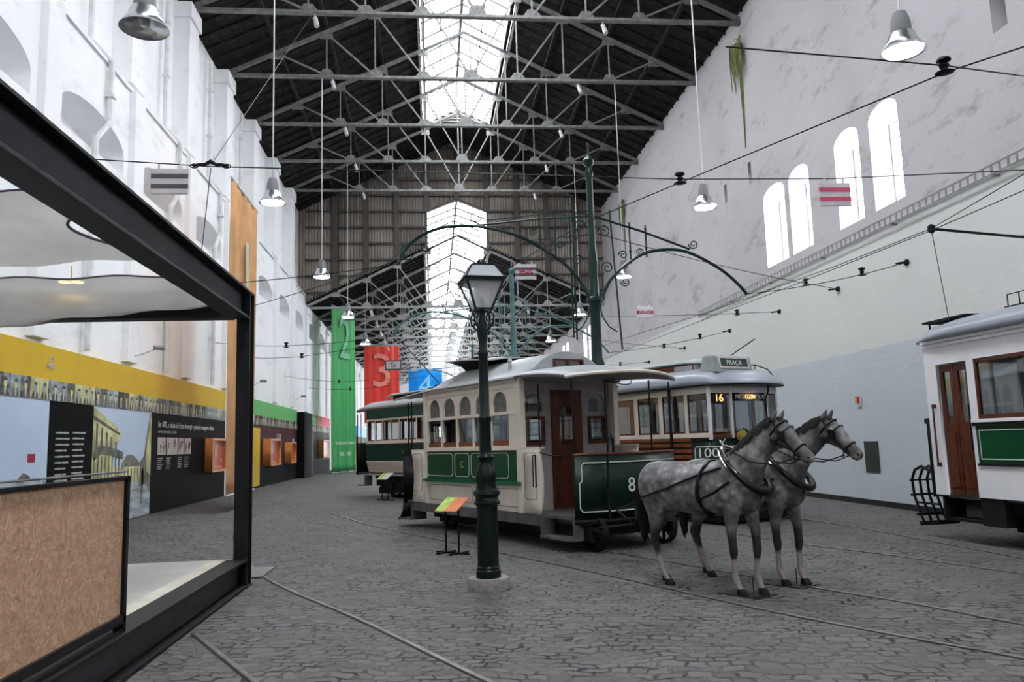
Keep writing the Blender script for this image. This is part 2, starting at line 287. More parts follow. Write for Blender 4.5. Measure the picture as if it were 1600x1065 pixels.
# ------------------------------------------------------------------ mesh builder
class MB:
    def __init__(s): s.v = []; s.f = []; s.mi = []; s.cur = 0
    def add(s, vs, fs):
        o = len(s.v); s.v += [tuple(x) for x in vs]
        for f in fs: s.f.append([i+o for i in f]); s.mi.append(s.cur)
        return s
    def box(s, a, b, mtx=None):
        x0,y0,z0 = a; x1,y1,z1 = b
        vs = [(x0,y0,z0),(x1,y0,z0),(x1,y1,z0),(x0,y1,z0),(x0,y0,z1),(x1,y0,z1),(x1,y1,z1),(x0,y1,z1)]
        if mtx: vs = [mtx @ Vector(v) for v in vs]
        return s.add(vs, [(0,3,2,1),(4,5,6,7),(0,1,5,4),(1,2,6,5),(2,3,7,6),(3,0,4,7)])
    def cbox(s, c, d, mtx=None): return s.box([c[i]-d[i]/2 for i in range(3)], [c[i]+d[i]/2 for i in range(3)], mtx)
    def bar(s, p, q, w, h=None, up=(0,0,1)):
        h = h or w; p = Vector(p); q = Vector(q); d = q-p
        if d.length < 1e-6: return s
        d.normalize(); u = Vector(up)
        if abs(d.dot(u)) > .98: u = Vector((1,0,0))
        a = d.cross(u).normalized(); b = a.cross(d).normalized()
        vs = [e + a*(sx*w/2) + b*(sy*h/2) for e in (p,q) for sx,sy in ((-1,-1),(1,-1),(1,1),(-1,1))]
        return s.add(vs, [(0,3,2,1),(4,5,6,7),(0,1,5,4),(1,2,6,5),(2,3,7,6),(3,0,4,7)])
    def tube(s, pts, r, n=8, cap=True):
        P = [Vector(p) for p in pts]; rs = r if hasattr(r, '__len__') else [r]*len(P)
        prev = None; rings = []
        for i, p in enumerate(P):
            t = (P[min(i+1,len(P)-1)] - P[max(i-1,0)])
            t = t.normalized() if t.length > 1e-9 else Vector((0,0,1))
            if prev is None:
                u = Vector((0,0,1)) if abs(t.z) < .9 else Vector((1,0,0))
                a = t.cross(u).normalized()
            else:
                a = (prev - t*prev.dot(t))
                a = a.normalized() if a.length > 1e-6 else t.orthogonal().normalized()
            prev = a; b = t.cross(a)
            rings.append([p + (a*math.cos(2*PI*k/n) + b*math.sin(2*PI*k/n))*rs[i] for k in range(n)])
        return s.rings(rings, cap)
    def rings(s, rings, cap=True, closed=True):
        n = len(rings[0]); o = []; fs = []
        for rg in rings: o += rg
        for i in range(len(rings)-1):
            for k in range(n if closed else n-1):
                k2 = (k+1) % n; fs.append((i*n+k, i*n+k2, (i+1)*n+k2, (i+1)*n+k))
        if cap and closed: fs.append(tuple(reversed(range(n)))); fs.append(tuple((len(rings)-1)*n+k for k in range(n)))
        return s.add(o, fs)
    def lathe(s, prof, c=(0,0,0), n=20, ax='z', flute=0):
        rg = []
        for r, z in prof:
            ring = []
            for k in range(n):
                a = 2*PI*k/n; rr = r*(1 + (flute if k % 2 else 0))
                x, y = rr*math.cos(a), rr*math.sin(a)
                ring.append((c[0]+x, c[1]+y, c[2]+z) if ax == 'z' else (c[0]+x, c[1]+z, c[2]+y) if ax == 'y' else (c[0]+z, c[1]+x, c[2]+y))
            rg.append(ring)
        return s.rings(rg)
    def grid(s, fn, nu, nv, thick=None):
        vs = [Vector(fn(i/nu, j/nv)) for i in range(nu+1) for j in range(nv+1)]
        fs = [(i*(nv+1)+j, i*(nv+1)+j+1, (i+1)*(nv+1)+j+1, (i+1)*(nv+1)+j) for i in range(nu) for j in range(nv)]
        return s.add(vs, fs)
    def quad(s, *v): return s.add(v, [tuple(range(len(v)))])
    def obj(s, name, mats, parent=None, smooth=False, solid=0, bevel=0):
        me = bpy.data.meshes.new(name)
        me.from_pydata([tuple(v) for v in s.v], [], s.f); me.update()
        bm = bmesh.new(); bm.from_mesh(me); bmesh.ops.recalc_face_normals(bm, faces=bm.faces); bm.to_mesh(me); bm.free()
        if not isinstance(mats, (list, tuple)): mats = [mats]
        for m in mats: me.materials.append(M[m] if isinstance(m, str) else m)
        if max(s.mi, default=0): me.polygons.foreach_set('material_index', s.mi)
        o = link(name, me, parent)
        if smooth:
            me.polygons.foreach_set('use_smooth', [True]*len(me.polygons))
            try: me.set_sharp_from_angle(angle=R(38))
            except Exception: pass
        if solid: md = o.modifiers.new('solid', 'SOLIDIFY'); md.thickness = solid; md.offset = 0
        if bevel: md = o.modifiers.new('bev', 'BEVEL'); md.width = bevel; md.segments = 2; md.limit_method = 'ANGLE'
        return o
def link(name, data, parent=None):
    o = bpy.data.objects.new(name, data); COL.objects.link(o)
    if parent: o.parent = parent
    return o
def tag(o, label=None, cat=None, group=None, kind=None):
    if label: o['label'] = label
    if cat: o['category'] = cat
    if group: o['group'] = group
    if kind: o['kind'] = kind
    return o
def thing(name, label, cat, loc=(0,0,0), rz=0, group=None):
    o = link(name, None); o.location = loc; o.rotation_euler = (0,0,rz); o.empty_display_size = .2
    return tag(o, label, cat, group)
def dup(root, loc=None, rz=None, label=None):
    r = root.copy(); COL.objects.link(r)
    if loc is not None: r.location = loc
    if rz is not None: r.rotation_euler = (0,0,rz)
    if label: r['label'] = label
    for ch in root.children:
        c = ch.copy(); COL.objects.link(c); c.parent = r
        for g in ch.children:
            d = g.copy(); COL.objects.link(d); d.parent = c
    return r
def struct(mb, name, m, parent=None, **k):
    o = mb.obj(name, m, parent, **k)
    if not parent: o['kind'] = 'structure'
    return o
def _tomesh(cu):
    tmp = bpy.data.objects.new('tmp', cu); COL.objects.link(tmp)
    dg = bpy.context.evaluated_depsgraph_get(); me = bpy.data.meshes.new_from_object(tmp.evaluated_get(dg))
    bpy.data.objects.remove(tmp); bpy.data.curves.remove(cu); return me
def sheet(name, outer, holes, thick, m, parent=None, o=(0,0,0), u=(1,0,0), v=(0,0,1)):
    """flat plate with holes in the plane (u,v), thickness centred on the plane"""
    cu = bpy.data.curves.new('c', 'CURVE'); cu.dimensions = '2D'; cu.fill_mode = 'BOTH'; cu.extrude = thick/2
    for poly in [outer]+list(holes):
        sp = cu.splines.new('POLY'); sp.points.add(len(poly)-1)
        for i, p in enumerate(poly): sp.points[i].co = (p[0], p[1], 0, 1)
        sp.use_cyclic_u = True
    me = _tomesh(cu); me.name = name
    o = Vector(o); u = Vector(u).normalized(); v = Vector(v).normalized(); w = u.cross(v)
    for vt in me.vertices: c = vt.co.copy(); vt.co = o + u*c.x + v*c.y + w*c.z
    me.materials.clear(); me.materials.append(M[m] if isinstance(m, str) else m)
    for p in me.polygons: p.material_index = 0
    bm = bmesh.new(); bm.from_mesh(me); bmesh.ops.recalc_face_normals(bm, faces=bm.faces); bm.to_mesh(me); bm.free()
    return link(name, me, parent)
def rect(x0, z0, x1, z1): return [(x0,z0),(x1,z0),(x1,z1),(x0,z1)]
def arch(x0, z0, x1, zs, rise=None, n=12):
    c = (x0+x1)/2; w = (x1-x0)/2; rise = rise or w
    return [(x0,z0),(x1,z0)] + [(c+w*math.cos(PI*k/n), zs+rise*math.sin(PI*k/n)) for k in range(n+1)]
def text(s, size, m, parent, o, u, v, name='lettering', ext=.004, align='CENTER', sx=1):
    cu = bpy.data.curves.new('t', 'FONT'); cu.body = s; cu.size = size; cu.align_x = align; cu.align_y = 'CENTER'; cu.extrude = ext; cu.resolution_u = 3
    me = _tomesh(cu); me.name = name
    o = Vector(o); u = Vector(u).normalized(); v = Vector(v).normalized(); w = u.cross(v)
    for vt in me.vertices: c = vt.co.copy(); vt.co = o + u*c.x*sx + v*c.y + w*c.z
    me.materials.clear(); me.materials.append(M[m] if isinstance(m, str) else m)
    for p in me.polygons: p.material_index = 0
    return link(name, me, parent)
def outline(pts, w, m, parent, o, u, v, name='lining', t=.004):
    """painted line following a closed polygon in plane (u,v)"""
    mb = MB(); o = Vector(o); u = Vector(u).normalized(); v = Vector(v).normalized(); nn = u.cross(v)
    P = [o+u*p[0]+v*p[1] for p in pts]
    for i in range(len(P)): mb.bar(P[i], P[(i+1) % len(P)], w, t, up=nn)
    return mb.obj(name, m, parent)
def notch(x0, z0, x1, z1, c=.04):
    return [(x0+c,z0),(x1-c,z0),(x1,z0+c),(x1,z1-c),(x1-c,z1),(x0+c,z1),(x0,z1-c),(x0,z0+c)]
def scroll(c, r, turns=1.6, start=0, sgn=1, n=26):
    """flat spiral in local XZ, c = centre"""
    out = []
    for k in range(n+1):
        t = k/n; a = start + sgn*turns*2*PI*t; rr = r*(1-.8*t)
        out.append((c[0]+rr*math.cos(a), c[1], c[2]+rr*math.sin(a)))
    return out
ORD = ['first','second','third','fourth','fifth','sixth','seventh','eighth','ninth','tenth','eleventh','twelfth','thirteenth','fourteenth','fifteenth','sixteenth','seventeenth','eighteenth']
# ------------------------------------------------------------------ the hall
CX = 1.55; XL = -6.65; XR = 9.68; YB = -8.0; YG = 42.3; YE = 104.0
TY = [21.957 + 4.059*i for i in range(-4, 5)]          # trusses of the near hall (5.7 ... 38.2)
TY2 = [42.55 + 4.06*i for i in range(14)]               # trusses of the lower far hall
def floor_z(x):
    t = min(max((-3.0-x)/3.4, 0), 1); return .215*t*t*(3-2*t)
mb = MB()
xs = [-8.2,-7.2,-6.4]+[-6.2+.2*i for i in range(17)]+[-2.8,2,11.5]
for a, b in zip(xs[:-1], xs[1:]):
    mb.quad((a,YB-.5,floor_z(a)),(b,YB-.5,floor_z(b)),(b,YE,floor_z(b)),(a,YE,floor_z(a)))
struct(mb, 'floor', 'floor')
# right wall with its arched windows, plus unseen ones added for light
def rwin(y0, y1): return arch(y0, 6.35, y1, 8.33, .27)
RW1 = [(14.61,15.68),(16.12,17.18),(18.5,19.62),(19.9,21.25)] + [(-1.2,-.1),(.4,1.5),(3.2,4.3),(4.8,5.9)]  # second list lies out of view, put in to brighten the hall
RW2 = [(46.1+8.1*k+d, 47.2+8.1*k+d) for k in range(5) for d in (0,1.7)]
slots = [(11.42,11.77,8.3,9.3),(21.92,22.14,9.14,9.82),(23.89,24.12,9.16,9.78)]
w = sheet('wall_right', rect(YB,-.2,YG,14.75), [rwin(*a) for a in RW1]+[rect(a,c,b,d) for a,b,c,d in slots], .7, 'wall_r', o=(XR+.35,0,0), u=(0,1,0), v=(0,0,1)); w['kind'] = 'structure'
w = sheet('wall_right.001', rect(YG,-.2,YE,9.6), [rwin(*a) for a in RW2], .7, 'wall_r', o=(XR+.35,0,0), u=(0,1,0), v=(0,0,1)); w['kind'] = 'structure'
for i, (a, b, c, d) in enumerate(slots):
    struct(MB().box((XR+.45,a-.03,c-.03),(XR+.6,b+.03,d+.03)), 'trim_%d' % (10+i), 'brick')
for i, (a, b) in enumerate(RW1+RW2):
    fr = MB()
    for y in (a+.03, (a+b)/2, b-.03): fr.box((XR+.48,y-.02,6.35),(XR+.54,y+.02,8.58 if y != a+.03 and y != b-.03 else 8.33))
    for z in (6.38,7.0,7.65,8.3): fr.box((XR+.485,a,z-.015),(XR+.535,b,z+.015))
    f = struct(fr, 'window_%d' % (i+1), 'white_sheet')
    g = MB(); pts = rwin(a,b); g.quad(*[(XR+.51,p[0],p[1]) for p in pts]); g.obj('pane', 'winglass', f)
# skirting along the right wall
struct(MB().box((XR-.03,YB,0),(XR,YG,.12)).box((XR-.03,YG,0),(XR,YE,.12)), 'baseboard_right', 'black_steel')
# left wall: thick lower wall with lunette recesses, set back above a ledge
mids = [TY[0]-2.03-4.059, TY[0]-2.03]+[y+2.03 for y in TY]+[y+2.03+.0 for y in TY2[:8]]
def lun(c): return arch(c-1.5, 7.66, c+1.5, 8.08, .46)
sl = []
for c in mids:
    sl += [rect(c-1.65-.35, 7.95, c-1.65-.05, 8.12), rect(c-1.95-.1, 8.3, c-1.95+.35, 8.45)]
w = sheet('wall_left', rect(YB,-.2,YE,9.85), [lun(c) for c in mids], .8, 'wall_l', o=(XL-.4,0,0), u=(0,1,0), v=(0,0,1)); w['kind'] = 'structure'
struct(MB().box((XL-1.0,YB,-.2),(XL-.8,YE,9.85)), 'wall_left.001', 'wall_l')
struct(MB().box((XL-.9,YB,9.85),(XL-.38,YG,14.6)), 'wall_left.002', 'wall_l')
slot_shade = mat('grey slot shade', (.36,.35,.35), .8)
for k, c in enumerate(mids):                      # flat grey plates, coloured as the shade of small slots beside each lunette
    mb = MB(); 
    for dy, z in ((0,8.52),(0,8.95)):
        mb.box((XL-.003,c-2.05,z-.15),(XL+.004,c-1.45,z))
    struct(mb, 'trim_%d' % (20+k), slot_shade)
led = MB()
led.rings([[(XL-.4,YB,9.85),(XL+.05,YB,9.72),(XL+.05,YB,9.8),(XL-.4,YB,10.05)],[(XL-.4,YG,9.85),(XL+.05,YG,9.72),(XL+.05,YG,9.8),(XL-.4,YG,10.05)]])
struct(led, 'trim_1', 'wall_l')
for k, y in enumerate([TY[0]-4.059]+TY):
    p = MB(); p.box((XL-.4,y-.42,9.9),(XL+.06,y+.42,14.1)); p.box((XL-.4,y-.5,13.75),(XL+.12,y+.5,14.2))
    p.box((XL,y-.3,3.6),(XL+.14,y+.3,9.75))
    struct(p, 'trim_%d' % (40+k), 'wall_l')
for k, y in enumerate(TY2):
    p = MB(); p.box((XL-.1,y-.32,3.6),(XL+.12,y+.32,9.0)); p.box((XL-.1,y-.4,8.8),(XL+.2,y+.4,9.08)); struct(p, 'trim_%d' % (60+k), 'wall_l')
# white drain pipes stepping down the left wall
for k, y in enumerate([15.97, 20.5, 24.6, 28.6]):
    t = MB(); t.tube([(XL-.2,y,14.0),(XL-.2,y,10.1),(XL+.1,y+.35,9.75),(XL+.1,y+.35,8.45),(XL+.12,y-.35,7.8),(XL+.12,y-.35,3.6)], .065, 8)
    for z in (13,11.5,9.0,6.5,5): t.cbox((XL+(-.2 if z>9.9 else .1), y+(0 if z>9.9 else .35 if z>8.4 else -.35), z),(.16,.18,.05))
    tag(t.obj('drain_pipe', 'pipe', smooth=True), 'white drain pipe stepping down the left wall, %s from the camera' % ORD[k], 'pipe', 'drain pipes on the left wall')
# back wall and far end wall
struct(MB().box((XL-.9,YB-.4,-.2),(XR+.7,YB,18.5)), 'wall_back', 'plain_white')
w = sheet('wall_far', rect(XL-.7,-.2,XR+.7,14.5), [rect(-.5,0,4,6)], .4, 'plain_white', o=(0,YE+.2,0), u=(1,0,0), v=(0,0,1)); w['kind'] = 'structure'
# corrugated gable above the lower hall
SL = .47
def z1(x): return min(14.6+SL*(min(x-XL, XR-x)), 18.75)
def zlow(x):
    d = min(x-XL, XR-x)
    if -.13 < x < 3.23: return 14.35 + .42*(1.68-abs(x-CX))
    return 9.36+SL*d
g = MB(); n = 900; top = []; bot = []
for i in range(n+1):
    x = XL-.45 + (XR-XL+.45)*i/n; y = YG+.03*math.sin(x*2*PI/.16)
    bot.append((x,y,zlow(x))); top.append((x,y,z1(x)+.2))
g.rings([bot, top], cap=False, closed=False)
struct(g, 'wall_gable', 'corr', smooth=False)
gp = MB()
for k in range(-5, 6):
    x = CX+1.65*k
    if XL < x < XR: gp.box((x-.14,YG-.2,zlow(x)-(0 if k in (-1,0,1) else 0)),(x+.14,YG-.04,z1(x)))
z = 9.9
while z < 18.4:
    for x0, x1 in ((XL,-.13),(3.23,XR)) if z < 15 else ((XL,XR),):
        a, b = x0, x1
        while a < b and not (zlow(a+.01) < z < z1(a)): a += .05
        while b > a and not (zlow(b-.01) < z < z1(b)): b -= .05
        if b-a > .3: gp.box((a,YG-.14,z-.045),(b,YG-.03,z+.045))
    z += .9
struct(gp, 'trim_2', 'corrpost')
fr = MB()
fr.bar((-.13,YG-.1,12.2),(-.13,YG-.1,14.4),.12); fr.bar((3.23,YG-.1,12.2),(3.23,YG-.1,14.4),.12); fr.bar((-.13,YG-.1,14.38),(CX,YG-.1,15.08),.12); fr.bar((3.23,YG-.1,14.38),(CX,YG-.1,15.08),.12)
struct(fr, 'trim_3', 'corrpost')
# roofs
def slope_slab(mb, xa, za, xb, zb, y0, y1, t=.08):
    mb.rings([[(xa,y,za),(xb,y,zb),(xb,y,zb+t),(xa,y,za+t)] for y in (y0, y1)])
def roof(name, zc, y0, y1, zl, zr, ends):
    """tile slopes either side of a glazed lantern; zc = eaves height"""
    mb = MB()
    slope_slab(mb, XL-.75, zc-.35, -.22, zc+SL*6.43, y0, y1); slope_slab(mb, XR+.75, zc-.35, 3.32, zc+SL*6.36, y0, y1)
    struct(mb, name, 'tile')
    pl = MB()
    for k in (1,2,3,4):
        for s in (-1,1):
            x = CX+s*1.65*k; z = zc+SL*(min(x-XL,XR-x))
            pl.box((x-.06,y0,z-.16),(x+.06,y1,z))
    for k in range(0, int((y1-y0)/.7)):
        y = y0+.35+.7*k
        for s in (-1,1):
            a = XL-.3 if s < 0 else XR+.3; b = -.25 if s < 0 else 3.35
            za = zc+SL*(-.3)-.01; zb = zc+SL*6.4-.01
            pl.bar((a,y,za-.03),(b,y,zb-.03),.07,.08)
    struct(pl, name+'_timbers' if False else 'trim_%d' % (4 if zc > 12 else 5), 'timber')
    return zc+SL*6.4
zt = roof('ceiling', 14.6, YB, YG, 0, 0, None)
zt2 = roof('ceiling.001', 9.38, YG, YE, 0, 0, None)
def lantern(idx, y0, y1, zb, ze, za, endwall):
    s = MB()
    for x, sg in ((-.25,-1),(3.35,1)):
        s.box((min(x,x+sg*.06),y0,zb-.1),(max(x,x+sg*.06),y1,zb+.35))
        s.box((min(x,x+sg*.06),y0,ze-.12),(max(x,x+sg*.06),y1,ze+.02))
        y = y0
        while y < y1: s.box((x-.04,y-.04,zb),(x+.04,y+.04,ze)); y += 1.0
        for q in range(1,4): s.box((x-.02,y0,zb+.35+(ze-zb-.5)*q/4-.02),(x+.02,y1,zb+.35+(ze-zb-.5)*q/4+.02))
    if endwall:
        y = y1
        s_main = s; s = MB()
        for q in range(14):
            z = zb+.1+q*.17; xa = -.25; xb = 3.35
            if z > ze: d = (z-ze)/(za-ze); xa += d*1.8; xb -= d*1.8
            if xb-xa > .1: s.rings([[(xx,y-.06,z),(xx,y,z+.12),(xx,y+.01,z+.12),(xx,y-.05,z)] for xx in (xa,xb)])
        s.bar((-.25,y,zb-.05),(CX,y,zb+.8),.14,.12); s.bar((3.35,y,zb-.05),(CX,y,zb+.8),.14,.12); s.bar((CX,y,zb+.5),(CX,y,za),.1)
        struct(s, 'trim_9', 'lantern_end'); s = s_main
    struct(s, 'trim_%d' % (6+idx), 'white_sheet')
    b = MB(); y = y0
    while y <= y1:
        b.bar((-.3,y,ze),(CX,y,za),.06,.07); b.bar((3.4,y,ze),(CX,y,za),.06,.07); y += 1.35
    b.bar((CX,y0,za),(CX,y1,za),.12); b.bar((.65,y0,(ze+za)/2),(.65,y1,(ze+za)/2),.05); b.bar((2.45,y0,(ze+za)/2),(2.45,y1,(ze+za)/2),.05)
    f = struct(b, 'window_%d' % (40+idx), 'darkened_bar')
    g = MB(); g.quad((-.3,y0,ze+.03),(CX,y0,za+.03),(CX,y1,za+.03),(-.3,y1,ze+.03)); g.quad((3.4,y0,ze+.03),(3.4,y1,ze+.03),(CX,y1,za+.03),(CX,y0,za+.03))
    for x in (-.29,3.39): g.quad((x,y0,zb+.35),(x,y1,zb+.35),(x,y1,ze),(x,y0,ze))
    g.obj('pane', 'roofglass', f)
lantern(0, YB, 38.2, 17.55, 19.1, 20.1, True)
lantern(1, YG+.05, YE, 12.35, 14.3, 15.05, False)
c = MB(); slope_slab(c, -.25, 17.62, CX, 18.47, 38.2, YG); slope_slab(c, 3.35, 17.62, CX, 18.47, 38.2, YG); struct(c, 'ceiling.002', 'tile')

# ------------------------------------------------------------------ roof trusses
def make_truss(zc, m, label, group):
    t = thing('roof_truss', label, 'roof truss', (CX,0,zc), 0, group)
    H = (XR-XL)/2-.02
    ze = lambda x: .12+SL*(H-abs(x))
    MB().box((-H,-.05,-.05),(H,.05,.05)).box((-H,-.09,-.06),(H,.09,-.04)).obj('bottom_chord', m, t)
    for s in (-1,1):
        MB().bar((s*H,0,.1),(s*1.75,0,ze(1.75)),.1,.13).obj('rafter', m, t)
        MB().bar((s*1.75,0,ze(1.75)),(0,0,ze(1.75)+.85),.08,.10).obj('rafter', 'darkened_bar', t)  # apex rafters coloured darker than the truss, a painted silhouette against the sky
    MB().bar((0,0,0),(0,0,ze(1.75)+.82),.05).obj('post', m, t)
    for k in (1,2,3,4):
        for s in (-1,1):
            x = s*1.65*k
            if k < 4: MB().bar((x,0,0),(x,0,ze(x)),.045).obj('post', m, t)
            MB().bar((x,0,ze(x)-.05),(x-s*1.65,0,.04),.055).obj('brace', m, t)
            if k < 4: MB().rings([[(x-.28,y,.04),(x+.28,y,.04),(x+.13,y,.26),(x-.13,y,.26)] for y in (-.012,.012)]).obj('gusset_plate', m, t)
            MB().rings([[(x-.22,y,ze(x)-.26),(x+.22,y,ze(x)-.26),(x+.2,y,ze(x)),(x-.2,y,ze(x))] for y in (-.012,.012)]).obj('gusset_plate', m, t)
    MB().rings([[(-.3,y,.02),(.3,y,.02),(.18,y,.36),(-.18,y,.36)] for y in (-.015,.015)]).obj('gusset_plate', m, t)
    return t
GT = 'steel roof trusses of the near hall'; GT2 = 'steel roof trusses of the far hall'
tA = make_truss(14.25, 'truss', '', GT)
vis = 0
for i, y in enumerate(TY):
    r = tA if i == 0 else dup(tA)
    r.location = (CX, y, 14.25)
    r['label'] = ('grey steel roof truss out of view above the camera' if i < 3 else 'grey steel roof truss spanning the near hall, %s from the camera' % ORD[i-3])
tB = make_truss(9.13, 'truss2', '', GT2)
for i, y in enumerate(TY2):
    r = tB if i == 0 else dup(tB); r.location = (CX, y, 9.13)
    r['label'] = 'pale steel roof truss of the far hall, %s one beyond the corrugated gable' % ORD[i]
# small white spotlights clipped under the chords
def spot(label, loc):
    t = thing('spotlight', label, 'spotlight', loc, R(15), 'white spotlights under the trusses')
    MB().tube([(0,0,-.05),(.04,-.1,-.36)], [.06,.075], 10).obj('lamp_body', 'signwhite', t, smooth=True)
    MB().bar((0,0,.13),(0,0,-.1),.03).bar((-.08,0,-.08),(.08,0,-.08),.025).obj('bracket', 'rod', t)
    return t
s0 = None
for yl, zz, txt, ys in ((TY[3:], 14.13, 'near hall', 'left'), (TY2[:7], 9.0, 'far hall', 'left')):
    for i, y in enumerate(yl):
        for x, sd in ((-3.2,'left'),(5.35,'right')):
            lb = 'small white spotlight under the %s half of the %s truss of the %s' % (sd, ORD[i], txt)
            if s0 is None: s0 = spot(lb, (x,y,zz))
            else: dup(s0, (x,y,zz), R(15), lb)
# pendant lamps on long rods
def pendant(label, loc, zt):
    t = thing('pendant_lamp', label, 'pendant lamp', loc, 0, 'aluminium pendant lamps')
    MB().tube([(0,0,.62),(0,0,zt-loc[2])], .018, 6).obj('suspension_rod', 'rod', t)
    MB().lathe([(.03,.62),(.09,.58),(.13,.45),(.135,.3),(.12,.27)], n=18).obj('housing', 'grey_cap', t, smooth=True)
    MB().lathe([(.12,.3),(.15,.28),(.2,.12),(.29,.0),(.30,-.02)][::1], n=24).obj('reflector', 'alu', t, smooth=True)
    MB().lathe([(.0,.03),(.20,.02),(.21,.0),(.0,-.01)], n=20).obj('bulb', 'bulb', t, smooth=True)
    return t
def open_lathe(prof, n, m, name, parent, solid=.006):
    rg = [[(r*math.cos(2*PI*k/n), r*math.sin(2*PI*k/n), z) for k in range(n)] for r, z in prof]
    return MB().rings(rg, cap=False).obj(name, m, parent, smooth=True, solid=solid)
def pendant(label, loc, zt, lit=True):
    t = thing('pendant_lamp', label, 'pendant lamp', loc, 0, 'aluminium pendant lamps')
    MB().tube([(0,0,.6),(0,0,zt-loc[2])], .016, 6).obj('suspension_rod', 'rod', t)
    MB().lathe([(.03,.62),(.09,.58),(.13,.45),(.14,.28),(.12,.26)], n=18).obj('housing', 'grey_cap', t, smooth=True)
    open_lathe([(.13,.3),(.165,.26),(.21,.14),(.30,.0)], 24, 'alu', 'reflector', t)
    if lit: MB().lathe([(.0,.06),(.16,.05),(.25,.02),(.25,.0),(.0,-.005)], n=20).obj('bulb', 'bulb', t, smooth=True)
    else: MB().lathe([(.0,.25),(.05,.22),(.07,.1),(.04,.03),(0,.02)], n=12).obj('bulb', 'mantle', t, smooth=True)
    return t
for side, x, zs in (('left',-3.56,[6.98,7.24,7.25,7.22,7.2]), ('right',6.67,[6.9,7.14,7.17,7.2,7.2])):
    for i, z in enumerate(zs):
        y = 9.8+8.118*i; zt = 14.2 if y < 42.4 and i < 4 else 9.1
        if i == 4: y = 43.1
        lb = 'aluminium bell pendant lamp, %s in the %s row%s' % (['nearest','second','third','fourth','fifth'][i], side, ', unlit' if (side == 'left' and i == 0) else '')
        p = pendant(lb, (x,y,z-.02), zt, not (side == 'left' and i == 0))
# ------------------------------------------------------------------ steel pavilion in the left foreground
pv = thing('steel_pavilion', 'black steel frame pavilion with pale deck in the left foreground', 'pavilion', (-2.2,10.03,0))
def P3(x, y, z): return (x+2.2, y-10.03, z)
def ibeam_y(name, z0, z1, xc, y0, y1, par, w=.24, fl=.03):
    a = MB(); 
    a.box(P3(xc-w/2,y0,z0), P3(xc+w/2,y1,z0+fl)); a.box(P3(xc-w/2,y0,z1-fl), P3(xc+w/2,y1,z1)); o = a.obj(name, 'black_steel', par, bevel=.004)
    MB().box(P3(xc-.012,y0,z0+fl), P3(xc+.012,y1,z1-fl)).obj('web_plate', 'grey_web', o); return o
ibeam_y('top_beam', 3.2, 3.56, -2.32, 1.2, 9.79, pv)
ibeam_y('bottom_beam', .01, .335, -2.32, 1.2, 9.79, pv)
c = MB(); c.box(P3(-2.36,9.79,0),P3(-2.2,9.82,3.56)).box(P3(-2.36,10.0,0),P3(-2.2,10.03,3.56)).box(P3(-2.29,9.82,0),P3(-2.27,10.0,3.56)).box(P3(-2.44,9.79,3.53),P3(-2.2,10.03,3.56)).box(P3(-2.47,9.76,0),P3(-2.19,10.06,.02)); c.obj('column', 'black_steel', pv, bevel=.004)
c = MB(); c.box(P3(-6.1,9.79,3.23),P3(-2.44,10.03,3.26)).box(P3(-6.1,9.79,3.53),P3(-2.44,10.03,3.56)).box(P3(-6.1,9.9,3.26),P3(-2.44,9.92,3.53)); c.obj('cross_beam', 'black_steel', pv)
c = MB(); c.box(P3(-6.1,9.79,.215),P3(-5.86,10.03,3.56)); c.obj('column', 'black_steel', pv)
ibeam_y('top_beam', 3.2, 3.56, -5.98, 1.2, 9.79, pv)
MB().box(P3(-5.95,1.2,.27),P3(-2.43,10.03,.31)).obj('deck', 'deck', pv)
MB().box(P3(-2.62,1.2,.31),P3(-2.44,9.79,.325)).obj('deck_edging', mat('cream deck edging', (.60,.57,.47), .4), pv)
# strand board balustrade with a handrail
bb = thing('balustrade_board', 'strand board balustrade panel in a black metal frame with a thin handrail', 'balustrade', (-2.25,6.17,.335))
def Q(x, y, z): return (x+2.25, y-6.17, z-.335)
MB().box(Q(-2.29,1.6,.46),Q(-2.26,6.12,1.42)).obj('board', 'osb', bb)
MB().box(Q(-2.31,6.12,.34),Q(-2.235,6.17,1.44)).box(Q(-2.31,1.6,1.42),Q(-2.235,6.17,1.445)).box(Q(-2.31,1.6,.40),Q(-2.235,6.17,.46)).box(Q(-2.33,1.6,.335),Q(-2.235,6.17,.36)).obj('frame', 'iron', bb)
h = MB(); h.tube([Q(-2.27,1.6,1.475),Q(-2.27,6.2,1.475)], .007, 8)
for y in (2.6,3.7,4.9,5.9): h.tube([Q(-2.27,y,1.44),Q(-2.27,y,1.475)], .006, 6)
h.obj('handrail', 'chrome', bb, smooth=True)
# gauze cloths slung across the pavilion
def cloth(label, y0, y1, zf, hemx):
    t = thing('shade_cloth', label, 'shade cloth', (-2.5,y0,3.5), 0, None)
    def fn(a, b):      # a: across (x), b: along y
        xr = -2.5 - hemx*math.sin(PI*b); x = xr + (-5.9-xr)*a
        z = zf(a, b) - .02*math.sin(9*b+3*a) - .015*math.sin(23*a+5*b)
        return (x+2.5, y0+(y1-y0)*b-y0, z-3.5)
    MB().grid(fn, 40, 30).obj('cloth', 'fabric', t, smooth=True)
    hm = MB(); hm.tube([fn(0, k/24) for k in range(25)], .014, 6); hm.tube([fn(k/24, 0) for k in range(25)], .010, 6); hm.obj('hem', 'hem', t)
    return t
cloth('grey gauze shade cloth with a curved dark hem, high under the pavilion beam', 6.5, 8.05, lambda a,b: 3.75-.17*b-.26*a*b-.06*math.sin(PI*b)*(.6+a*.4), .72)
cloth('grey gauze shade cloth, lower one sloping to the far cross beam of the pavilion', 8.25, 9.92, lambda a,b: 3.42+.0*b-.37*a*b-.05*math.sin(PI*b), .10)
tw = thing('ceiling_light', 'small warm lamp with two glowing discs hanging behind the gauze cloth', 'lamp', (-3.96,9.0,3.5))
